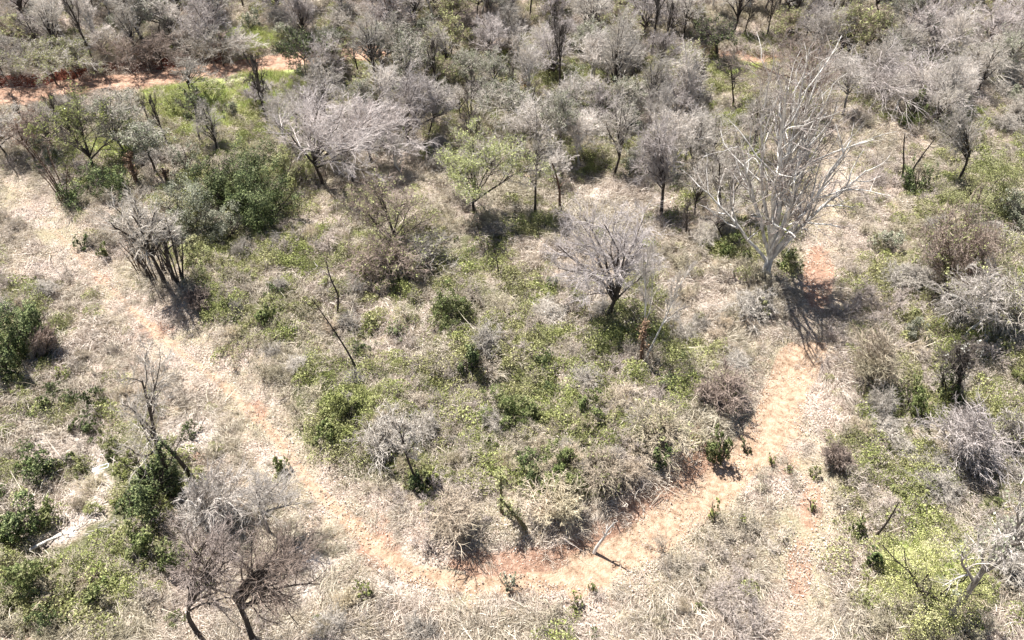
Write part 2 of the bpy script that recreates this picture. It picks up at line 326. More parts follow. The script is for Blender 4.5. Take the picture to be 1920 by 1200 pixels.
# ------------------------------------------------------------------ growth that nobody could count (instanced over the ground)
def tufts():
    rng = np.random.default_rng(5); T = {}
    def src(name, V, F, mat):
        o = bpy.data.objects.new(name, mesh_np(name, V, F, mat)); return o
    def disc(n, r): a = rng.random(n) * 6.283; q = r * np.sqrt(rng.random(n)); return np.stack([np.cos(a) * q, np.sin(a) * q, np.zeros(n)], 1)
    T['sheaf'] = []
    for i in range(5):
        n = 78; B = disc(n, .55); B[:, 2] = .04 + .26 * rng.random(n) ** 1.5; a = .45 * rng.normal(size=n)
        D = np.stack([np.cos(a), np.sin(a), .15 + .45 * rng.random(n)], 1)
        T['sheaf'].append(src('straw_a%d' % i, *blades(rng, B, D, .2 + .75 * rng.random(n) ** 1.6, .0095, 4, .75, .16), M['straw']))
    for i in range(3):
        n = 60; B = disc(n, .16); D = np.stack([rng.normal(size=n), rng.normal(size=n), 1.2 + rng.random(n)], 1)
        T['sheaf'].append(src('straw_b%d' % i, *blades(rng, B, D, .25 + .6 * rng.random(n), .010, 4, .55, .15), M['straw']))
    for i in range(3):
        n = 70; B = disc(n, .6); B[:, 2] = .04 + .2 * rng.random(n); D = np.stack([rng.normal(size=n), rng.normal(size=n), .3 * rng.random(n)], 1)
        T['sheaf'].append(src('straw_c%d' % i, *blades(rng, B, D, .2 + .6 * rng.random(n), .009, 4, .5, .35), M['straw']))
    for i in range(2):                                       # longer broken sticks lying about
        n = 9; B = disc(n, .7); B[:, 2] = .12 + .2 * rng.random(n); D = np.stack([rng.normal(size=n), rng.normal(size=n), .12 * rng.normal(size=n)], 1)
        T['sheaf'].append(src('straw_d%d' % i, *blades(rng, B, D, .9 + 1.1 * rng.random(n), .017, 4, .1, .12), M['scrub']))
    T['litter'] = []
    for i in range(3):
        C = disc(90, .8); C[:, 2] = .03 + .06 * rng.random(90); T['litter'].append(src('litter_%d' % i, *leaves(rng, C, .036, 2.2, .6), M['litter']))
    T['scrub'] = []
    for i in range(5):
        n = 7; D = np.stack([rng.normal(size=n) * .7, rng.normal(size=n) * .7, np.ones(n)], 1)
        P, R = curves(rng, disc(n, .12), D, .55 + .3 * rng.random(n), 4, .2, .0, np.full(n, .016), .5)
        P2, R2 = kids(rng, P, R, 6, .2, 1, .8, .6, 4, .25, 0, .011); P3, R3 = kids(rng, P2, R2, 5, .2, 1, .8, .6, 3, .25, -.05, .009)
        V, F = merge([tubes(P, R, 3), tubes(P2, R2, 3), tubes(P3, R3, 3)]); V[:, 2] = np.maximum(V[:, 2], .01)
        T['scrub'].append(src('scrub_%d' % i, V, F, M['scrub']))
    T['cover'] = []
    for i in range(5):
        n = 270; C = disc(n, .55); r = np.hypot(C[:, 0], C[:, 1]); lump = .5 + .7 * vnoise(C[:, 0] * 4 + i * 9, C[:, 1] * 4, i)
        C[:, 2] = .05 + (.85 * lump * (1 - (r / .6) ** 2).clip(0)) * (.55 + .45 * rng.random(n)); 
        O = np.stack([C[:, 0] * 1.3, C[:, 1] * 1.3, .75 + 0 * r], 1) + .5 * rng.normal(size=(n, 3)); T['cover'].append(src('cover_%d' % i, *leaves(rng, C, (.03, .036, .044, .05, .034)[i], .8, .5, O), M['cover']))
    T['limegrass'] = []
    for i in range(3):
        n = 60; B = disc(n, .4); D = np.stack([rng.normal(size=n) * .5, rng.normal(size=n) * .5, np.ones(n)], 1)
        T['limegrass'].append(src('lime_%d' % i, *blades(rng, B, D, .3 + .4 * rng.random(n), .014, 4, .5, .15), M['limegrass']))
    return T
TUF = tufts()
def scatter(name, key, xs, ys, rotz, scl, which, label, zoff=0.0, tilt=.12):
    rng = np.random.default_rng(len(name)); n = len(xs)
    me = bpy.data.meshes.new(name); V = np.stack([xs, ys, height(xs, ys) + zoff], 1).astype(np.float32)
    me.vertices.add(n); me.vertices.foreach_set("co", V.ravel())
    rot = np.stack([rng.normal(size=n) * tilt, rng.normal(size=n) * tilt, rotz], 1).astype(np.float32)
    a = me.attributes.new('rot', 'FLOAT_VECTOR', 'POINT'); a.data.foreach_set("vector", rot.ravel())
    a = me.attributes.new('scl', 'FLOAT', 'POINT'); a.data.foreach_set("value", scl.astype(np.float32))
    a = me.attributes.new('idx', 'INT', 'POINT'); a.data.foreach_set("value", which.astype(np.int32))
    o = bpy.data.objects.new(name, me); col.objects.link(o); o['kind'] = 'stuff'; o['label'] = label
    ng = bpy.data.node_groups.new(name, 'GeometryNodeTree'); ng.interface.new_socket('Geometry', in_out='INPUT', socket_type='NodeSocketGeometry'); ng.interface.new_socket('Geometry', in_out='OUTPUT', socket_type='NodeSocketGeometry')
    N, L = ng.nodes.new, ng.links.new; gi, go = N('NodeGroupInput'), N('NodeGroupOutput')
    g2i = N('GeometryNodeGeometryToInstance')
    for s in reversed(TUF[key]):
        oi = N('GeometryNodeObjectInfo'); oi.inputs['Object'].default_value = s; oi.inputs['As Instance'].default_value = True; L(oi.outputs['Geometry'], g2i.inputs[0])
    iop = N('GeometryNodeInstanceOnPoints'); iop.inputs['Pick Instance'].default_value = True
    def na(nm, t):
        k = N('GeometryNodeInputNamedAttribute'); k.data_type = t; k.inputs['Name'].default_value = nm; return k.outputs['Attribute']
    L(gi.outputs[0], iop.inputs['Points']); L(g2i.outputs[0], iop.inputs['Instance']); L(na('idx', 'INT'), iop.inputs['Instance Index'])
    L(na('rot', 'FLOAT_VECTOR'), iop.inputs['Rotation']); L(na('scl', 'FLOAT'), iop.inputs['Scale']); L(iop.outputs[0], go.inputs[0])
    md = o.modifiers.new('grow', 'NODES'); md.node_group = ng
    return o
def clear(x, y):
    w = np.ones(len(x))
    for (px, py, r0) in ((195, 890, 1.3), (180, 905, 1.0), (222, 896, 1.0), (205, 880, .9), (188, 880, .8), (190, 985, .8), (215, 975, .8), (235, 962, .8), (150, 990, .7), (90, 1035, .6), (130, 1020, .6), (165, 1008, .6), (110, 1040, .5)):
        X, Y, _ = at(px, py); w = w * (np.hypot(x - X, y - Y) > r0)
    return w
def candidates(n, seed, y0=12, y1=118):
    rng = np.random.default_rng(seed); y = y0 + (y1 - y0) * rng.random(n * 2); x = (rng.random(n * 2) * 2 - 1) * 82
    half = (y * CP + CAM_H * SP) * .70 + 4; k = np.abs(x) < half; return x[k], y[k], rng
def grow_ground():
    # straw
    x, y, rng = candidates(62000, 1); m = masks(x, y); px, py, _ = proj(x, y)
    keep = (1 - np.clip(m['path'] * 1.25, 0, .97)) * (1 - m['road']) * (1 - .72 * m['pale']) * (1 - .62 * m['green']) * (1 - .6 * m['red']) * (1 - .8 * m['lime']) * (.2 + 1.15 * sstep(fbm(x / 2.4, y / 2.4, 50), .34, .56)) * (1 - .35 * sstep(y, 60, 90))
    near = np.minimum(dist_line(x, y, WLOOP), dist_line(x, y, WTRACK)); keep *= .55 + .45 * sstep(near, 1.2, 3)
    k = rng.random(len(x)) < keep * clear(x, y); x, y, near = x[k], y[k], near[k]
    fl = (fbm(x / 4.5, y / 4.5, 60, 3) - .5) * 14 + rng.normal(size=len(x)) * .5
    w = np.where(rng.random(len(x)) < .68, rng.integers(0, 5, len(x)), rng.integers(5, 11, len(x)))
    w = np.where(rng.random(len(x)) < .022, rng.integers(11, 13, len(x)), w)
    scatter('dry_grass', 'sheaf', x, y, fl, (.45 + .5 * rng.random(len(x)) + .4 * sstep(fbm(x / 4, y / 4, 171), .38, .62)) * np.where(near < 1.8, .6, 1), w, 'pale flattened straw and dry grass over the whole clearing')
    print('straw', len(x))
    x, y, rng = candidates(21000, 2); m = masks(x, y)
    keep = (.55 + .6 * m['pale'] - .2 * m['green']) * (1 - .45 * m['red']) * (1 - .85 * m['path']) * (1 - m['road']) * (1 - .7 * m['lime'])
    k = rng.random(len(x)) < keep * clear(x, y); x, y = x[k], y[k]
    scatter('leaf_litter', 'litter', x, y, rng.random(len(x)) * 6.28, .7 + .8 * rng.random(len(x)), rng.integers(0, 3, len(x)), 'fallen dry leaves scattered over the earth', tilt=.05)
    x, y, rng = candidates(21000, 3); m = masks(x, y); near = np.minimum(np.minimum(dist_line(x, y, WLOOP), dist_line(x, y, WTRACK)), dist_line(x, y, WROAD) - .8)
    keep = sstep(near, .9, 2.2) * (.06 + .9 * sstep(fbm(x / 4, y / 4, 90), .42, .62)) * (1 - .6 * m['pale']) * (1 - .9 * m['lime']) * (.6 + .9 * sstep(y, 45, 70))
    k = rng.random(len(x)) < keep * clear(x, y); x, y = x[k], y[k]
    scatter('leafless_scrub', 'scrub', x, y, rng.random(len(x)) * 6.28, .6 + .9 * rng.random(len(x)), rng.integers(0, 5, len(x)), 'grey leafless low scrub tangled through the straw')
    print('scrub', len(x))
    x, y, rng = candidates(44000, 4); m = masks(x, y); near = np.minimum(np.minimum(dist_line(x, y, WLOOP), dist_line(x, y, WTRACK)), dist_line(x, y, WROAD) - .8)
    pn = sstep(fbm(x / 1.5, y / 1.5, 120, 4), .40, .50)
    keep = sstep(near, .8, 2.0) * np.clip(m['green'] * pn * (.5 + .8 * sstep(fbm(x / 5.5, y / 5.5, 141), .36, .52)) + (.09 + .26 * sstep(y, 48, 72)) * sstep(fbm(x / 5, y / 5, 99), .45, .65), 0, 1) * (1 - .8 * m['pale']) * (1 - m['lime'])
    k = rng.random(len(x)) < keep * clear(x, y); x, y = x[k], y[k]
    scatter('green_vines', 'cover', x, y, rng.random(len(x)) * 6.28, .55 + 1.0 * rng.random(len(x)) ** 1.5, rng.integers(0, 5, len(x)), 'low green creeping vines in patches among the straw')
    print('cover', len(x))
    x, y, rng = candidates(75000, 6); m = masks(x, y)
    k = (rng.random(len(x)) < m['lime'] * sstep(fbm(x / 2, y / 2, 130), .25, .5)) & (m['road'] < .2); x, y = x[k], y[k]
    scatter('lime_grass', 'limegrass', x, y, rng.random(len(x)) * 6.28, .6 + .7 * rng.random(len(x)), rng.integers(0, 3, len(x)), 'fresh lime green grass in soft patches by the dirt road')
grow_ground()

# ------------------------------------------------------------------ trees and bushes, each a thing of its own
def link(o, parent=None):
    col.objects.link(o)
    if parent is not None: o.parent = parent
    return o
def thing(name, label, cat, loc, rz=0, group=None):
    o = link(bpy.data.objects.new(name, None)); o.location = loc; o.rotation_euler = (0, 0, rz); o.empty_display_size = .3
    o['label'] = label; o['category'] = cat
    if group: o['group'] = group
    return o
KIND = {   # stems, stem share of height, levels: n, t0, t1, angle, length factor, wobble, tropism
    'vase':     dict(stems=1, sh=.22, dome=(9, 22, 88, .30), L=[(8, .3, 1, .6, .50, .16, .04), (8, .15, 1, .65, .52, .18, .03), (6, .15, 1, .6, .6, .2, .02)]),
    'broom':    dict(stems=1, sh=.30, dome=(13, 6, 86, .34), L=[(9, .25, 1, .7, .50, .18, .03), (8, .15, 1, .7, .52, .2, .03), (7, .15, 1, .6, .6, .22, .02)]),
    'umbrella': dict(stems=1, sh=.52, dome=(12, 0, 75, .42), L=[(8, .25, 1, .7, .50, .18, .02), (7, .15, 1, .7, .55, .2, 0), (6, .15, 1, .6, .6, .22, 0)]),
    'bare':     dict(stems=1, sh=.38, dome=(11, 12, 88, .38), L=[(7, .25, 1, .7, .50, .2, .02), (7, .15, 1, .7, .55, .22, .02), (5, .15, 1, .6, .6, .22, 0)]),
    'slender':  dict(stems=1, sh=.75, L=[(10, .38, 1, .75, .42, .18, .05), (7, .2, 1, .65, .55, .2, .04), (6, .15, 1, .6, .6, .2, .0), (4, .2, 1, .6, .6, .2, 0)]),
    'snag':     dict(stems=1, sh=.95, L=[(5, .35, 1, .7, .16, .25, .05), (3, .3, 1, .6, .6, .2, .05)]),
    'poles':    dict(stems=9, sh=.97, L=[(5, .4, 1, .45, .2, .16, .08), (4, .3, 1, .5, .5, .2, .05)]),
    'thicket':  dict(stems=14, sh=.5, L=[(8, .1, 1, .8, 1.0, .2, .01), (7, .15, 1, .7, .6, .24, -.03), (6, .15, 1, .7, .6, .25, -.04)]),
    'swept':    dict(stems=9, sh=.45, L=[(8, .15, 1, .9, 1.3, .14, -.03), (8, .15, 1, .6, .6, .18, -.04), (7, .15, 1, .6, .6, .2, -.04)]),
    'giant':    dict(stems=1, sh=.085, dome=(13, 8, 88, .30), L=[(9, .28, 1, .75, .42, .17, .05), (7, .15, 1, .7, .50, .2, .03), (5, .12, 1, .65, .55, .24, .01)]),
}
def skeleton(kind, H, W, seed, lean=(0, 0), rad=None, tw=.011, bend=.06):
    rng = np.random.default_rng(seed); k = KIND[kind]; n = k['stems']; r0 = rad or max(.05, H * .019) * (1 if n == 1 else .6)
    a = rng.random(n) * 6.283; B = np.zeros((n, 3)); D = np.zeros((n, 3)); D[:, 2] = 1; dome = k.get('dome')
    if n > 1:
        sp = .12 if kind != 'poles' else .5
        B[:, 0] = np.cos(a) * W * sp * rng.random(n); B[:, 1] = np.sin(a) * W * sp * rng.random(n); q = .1 if kind == 'poles' else .45
        D[:, 0] = np.cos(a) * q * (.3 + 1.3 * rng.random(n)); D[:, 1] = np.sin(a) * q * (.3 + 1.3 * rng.random(n))
    P, R = curves(rng, B, D, H * k['sh'] * ((.85 + .3 * rng.random(n)) if n == 1 else (.4 + .9 * rng.random(n))), 8, bend, 0, np.full(n, r0), .62 if k['sh'] < .5 else .35)
    R[:, 0] *= 1.35
    lv = [(P, R)]
    if dome:                                                 # main limbs reach out to the outline of a dome
        nl, e0, e1, tf = dome; zf = P[0, -1, 2]; i = np.arange(nl); az = i * 2.39996 + rng.normal(size=nl) * .25; u = (i + .5) / nl
        el = np.radians(e0 + (e1 - e0) * u ** 1.25 + rng.normal(size=nl) * 5); reach = .62 + .22 * rng.random(nl)
        if kind == 'giant': el[:2] = np.radians([6, 14]); az[:2] = [2.9, -.12]; reach[:2] = [.9, 1.05]
        cz = zf + (H - zf) * (.10 if kind != 'giant' else .22)
        tgt = np.stack([np.cos(el) * np.cos(az) * W / 2 * reach, np.cos(el) * np.sin(az) * W / 2 * reach, cz + np.sin(el) * (H - cz) * reach], 1)
        tgt[:, 0] += lean[0] * .8; tgt[:, 1] += lean[1] * .8
        t = .62 + .38 * np.sqrt(u) if kind != 'umbrella' else .7 + .3 * u
        f = t * 7; b = np.minimum(f.astype(int), 6); g = (f - b)[:, None]; S = P[0, b] * (1 - g) + P[0, b + 1] * g
        mid = S * .5 + tgt * .5; mid[:, :2] += (tgt - S)[:, :2] * -.06; mid[:, 2] += (np.linalg.norm(tgt - S, axis=1)) * (.10 if kind != 'giant' else .02)
        K = 10; tt = np.linspace(0, 1, K)[None, :, None]; Q = S[:, None] * (1 - tt) ** 2 + 2 * mid[:, None] * tt * (1 - tt) + tgt[:, None] * tt ** 2
        wob = np.cumsum(rng.normal(size=(nl, K, 3)), 1) * np.linalg.norm(tgt - S, axis=1)[:, None, None] * .014; Q = Q + wob * np.sin(tt * 3.0)
        lv.append((Q, (r0 * (.62 if kind != 'giant' else .44) * (.7 + .5 * rng.random(nl)))[:, None] * np.linspace(1, .25, K)[None]))
    for i, (nn, t0, t1, an, lf, wb, tr) in enumerate(k['L']):
        q = i + (1 if dome else 0)
        lv.append(kids(rng, *lv[-1], nn, t0, t1, an, lf, (8, 6, 4, 3)[q], wb, tr, (tw * 1.8, tw * 1.5, tw, tw * .8)[q], .35, .66))
    top = lv[-1][0].reshape(-1, 3); zt = np.percentile(top[:, 2], 98.5)
    if dome:
        sz = min(max(H / zt, .8), 1.3); c = top[:, :2].mean(0); rw = np.percentile(np.hypot(*(top[:, :2] - c).T), 93); sw = min(max((W / 2) / rw, .7), 2.0); ln = (0, 0); zf = P[0, -1, 2]
    else:
        c = top[:, :2].mean(0) if n == 1 else np.zeros(2); rw = np.percentile(np.hypot(*(top[:, :2] - c).T), 92); sz = H / zt; sw = min(max((W / 2) / max(rw, .05), .35), 2.6); ln = lean
    out = []
    for p, r in lv:
        if dome:
            q = c * np.clip(p[..., 2:3] / max(H * .7, .1), 0, 1); fz = sstep(p[..., 2:3], 0, zf * 1.1) * (sw - 1) + 1; p = np.concatenate([q + (p[..., :2] - q) * fz, p[..., 2:3] * sz], -1)
        else: p = p * np.array([sw, sw, sz])
        t = np.clip(p[..., 2:3] / H, 0, 1.2)
        if not dome: p = p + (np.array([ln[0] - c[0] * sw * .8, ln[1] - c[1] * sw * .8, 0]) * t ** 1.15)
        p[..., 2] = np.maximum(p[..., 2], -.3); out.append((p, r))
    out[0][0][:, 0, 2] = -.3
    return out, rng
def tree(name, kind, label, cat, loc, H, W, seed, bark, twig, leaf=None, nleaf=0, lsize=.07, lean=(0, 0), rad=None, tw=.014, limbs=False, group=None, bend=.06, top_only=.0, bunch=.12):
    lv, rng = skeleton(kind, H, W, seed, lean, rad, tw, bend)
    root = thing(name, label, cat, loc, 0, group)
    single = KIND[kind]['stems'] == 1
    P0, R0 = lv[0]
    if single:
        tr = [tubes(P0, R0, 9)]
        if not limbs: tr.append(tubes(*lv[1], 6))
        V, F = merge(tr); link(bpy.data.objects.new('trunk', mesh_np('trunk', V, F, M[bark], smooth=True)), root)
        if limbs:
            P1, R1 = lv[1]; P2, R2 = lv[2]; n2 = len(P2) // len(P1)
            for i in range(len(P1)):
                V, F = merge([tubes(P1[i:i + 1], R1[i:i + 1], 7), tubes(P2[i * n2:(i + 1) * n2], R2[i * n2:(i + 1) * n2] * (1.15 if kind == 'giant' else 1), 5)])
                link(bpy.data.objects.new('limb', mesh_np('limb', V, F, M[bark], smooth=True)), root)
    else:
        for i in range(len(P0)):
            link(bpy.data.objects.new('stem', mesh_np('stem', *tubes(P0[i:i + 1], R0[i:i + 1], 5), M[bark], smooth=True)), root)
    first = (3 if limbs else 2) if single else 1
    V, F = merge([tubes(p, r, 4 if j + first < 3 else 3) for j, (p, r) in enumerate(lv[first:])])
    link(bpy.data.objects.new('crown', mesh_np('crown', V, F, M[twig])), root)
    if leaf and nleaf:
        pts = np.concatenate([lv[-1][0].reshape(-1, 3), lv[-2][0][:, 1:].reshape(-1, 3)])
        if top_only: pts = pts[pts[:, 2] > H * top_only]
        seeds = pts[rng.integers(0, len(pts), max(8, nleaf // 9))]
        C = seeds[rng.integers(0, len(seeds), nleaf)] + rng.normal(size=(nleaf, 3)) * bunch
        C[:, 2] = np.maximum(C[:, 2], .05)
        link(bpy.data.objects.new('foliage', mesh_np('foliage', *leaves(rng, C, lsize), M[leaf])), root)
    return root
def bush_mesh(rng, H, W, n, lsize, lumps=14, hollow=.35):
    lumps = max(5, int(lumps * .75)); cc = norm(rng.normal(size=(lumps, 3)) * np.array([1, 1, .8])); cc[:, 2] = np.abs(cc[:, 2]) * 1.1; cc = cc * (.35 + .6 * rng.random(lumps))[:, None]
    rad = .17 + .22 * rng.random(lumps); ns = max(24, n // 32)                      # leaf sprays on the surface of each lump
    i = rng.integers(0, lumps, ns); d = norm(rng.normal(size=(ns, 3)) + np.array([0, 0, .2])); sp = cc[i] + d * (rad[i] * (.85 + .3 * rng.random(ns)))[:, None]
    j = rng.integers(0, ns, n); C = sp[j] + rng.normal(size=(n, 3)) * np.array([.042, .042, .035]); O = d[j] + np.array([0, 0, .35])
    k = rng.random(n) < .12; q = rng.integers(0, lumps, n); e = norm(rng.normal(size=(n, 3))); C[k] = (cc[q] + e * (rad[q] * rng.random(n) ** .5)[:, None])[k]; O[k] = e[k]
    ex = np.percentile(np.hypot(C[:, 0], C[:, 1]), 96); ez = np.percentile(C[:, 2], 99)
    C = C * np.array([W / 2 / ex, W / 2 / ex, H / ez]); C[:, 2] = np.where(C[:, 2] < .04, np.abs(C[:, 2]) * .6 + .04, C[:, 2])
    return leaves(rng, C, lsize, .9, .6, O)
def bush(name, label, cat, loc, H, W, seed, leaf, n=3500, lsize=.07, bark='b_dark', twig='browntw', group=None, lumps=14, lean=(0, 0)):
    rng = np.random.default_rng(seed); root = thing(name, label, cat, loc, 0, group); ns = 6
    a = rng.random(ns) * 6.283; D = np.stack([np.cos(a) * .5 * W / H, np.sin(a) * .5 * W / H, np.ones(ns)], 1)
    P, R = curves(rng, np.zeros((ns, 3)), D, np.full(ns, H * .75), 5, .12, 0, np.full(ns, max(.02, H * .012)), .4); P2, R2 = kids(rng, P, R, 6, .3, 1, .7, .5, 4, .2, 0, .008)
    V, F = merge([tubes(P, R, 5), tubes(P2, R2, 3)]); V[:, 2] = np.maximum(V[:, 2], -.1); V[:, 0] += lean[0] * V[:, 2] / H; V[:, 1] += lean[1] * V[:, 2] / H
    link(bpy.data.objects.new('stems', mesh_np('stems', V, F, M[bark])), root)
    V, F = bush_mesh(rng, H, W, n, lsize, lumps); V[:, 0] += lean[0] * V[:, 2] / H; V[:, 1] += lean[1] * V[:, 2] / H
    link(bpy.data.objects.new('foliage', mesh_np('foliage', V, F, M[leaf])), root)
    return root
def place(bx, by, ty, cx=None, wpx=60, fudge=1.0):
    """base pixel, top pixel row, crown centre column, crown width in pixels -> location, height, width, lean"""
    x, y, z = at(bx, by); t = (600 - ty) / F_PX; w = y * (t * CP - SP) / (CP + t * SP); H = max(.3, (w + CAM_H - z) * fudge)
    Dm = y * CP + (CAM_H - z - H * .7) * SP; W = wpx / F_PX * Dm
    lx = 0 if cx is None else ((cx - 960) / F_PX * Dm - x) / .75
    return (x, y, z), H, W, (lx, 0)

LAND = []       # (px, py, short name) of the things other labels may point to
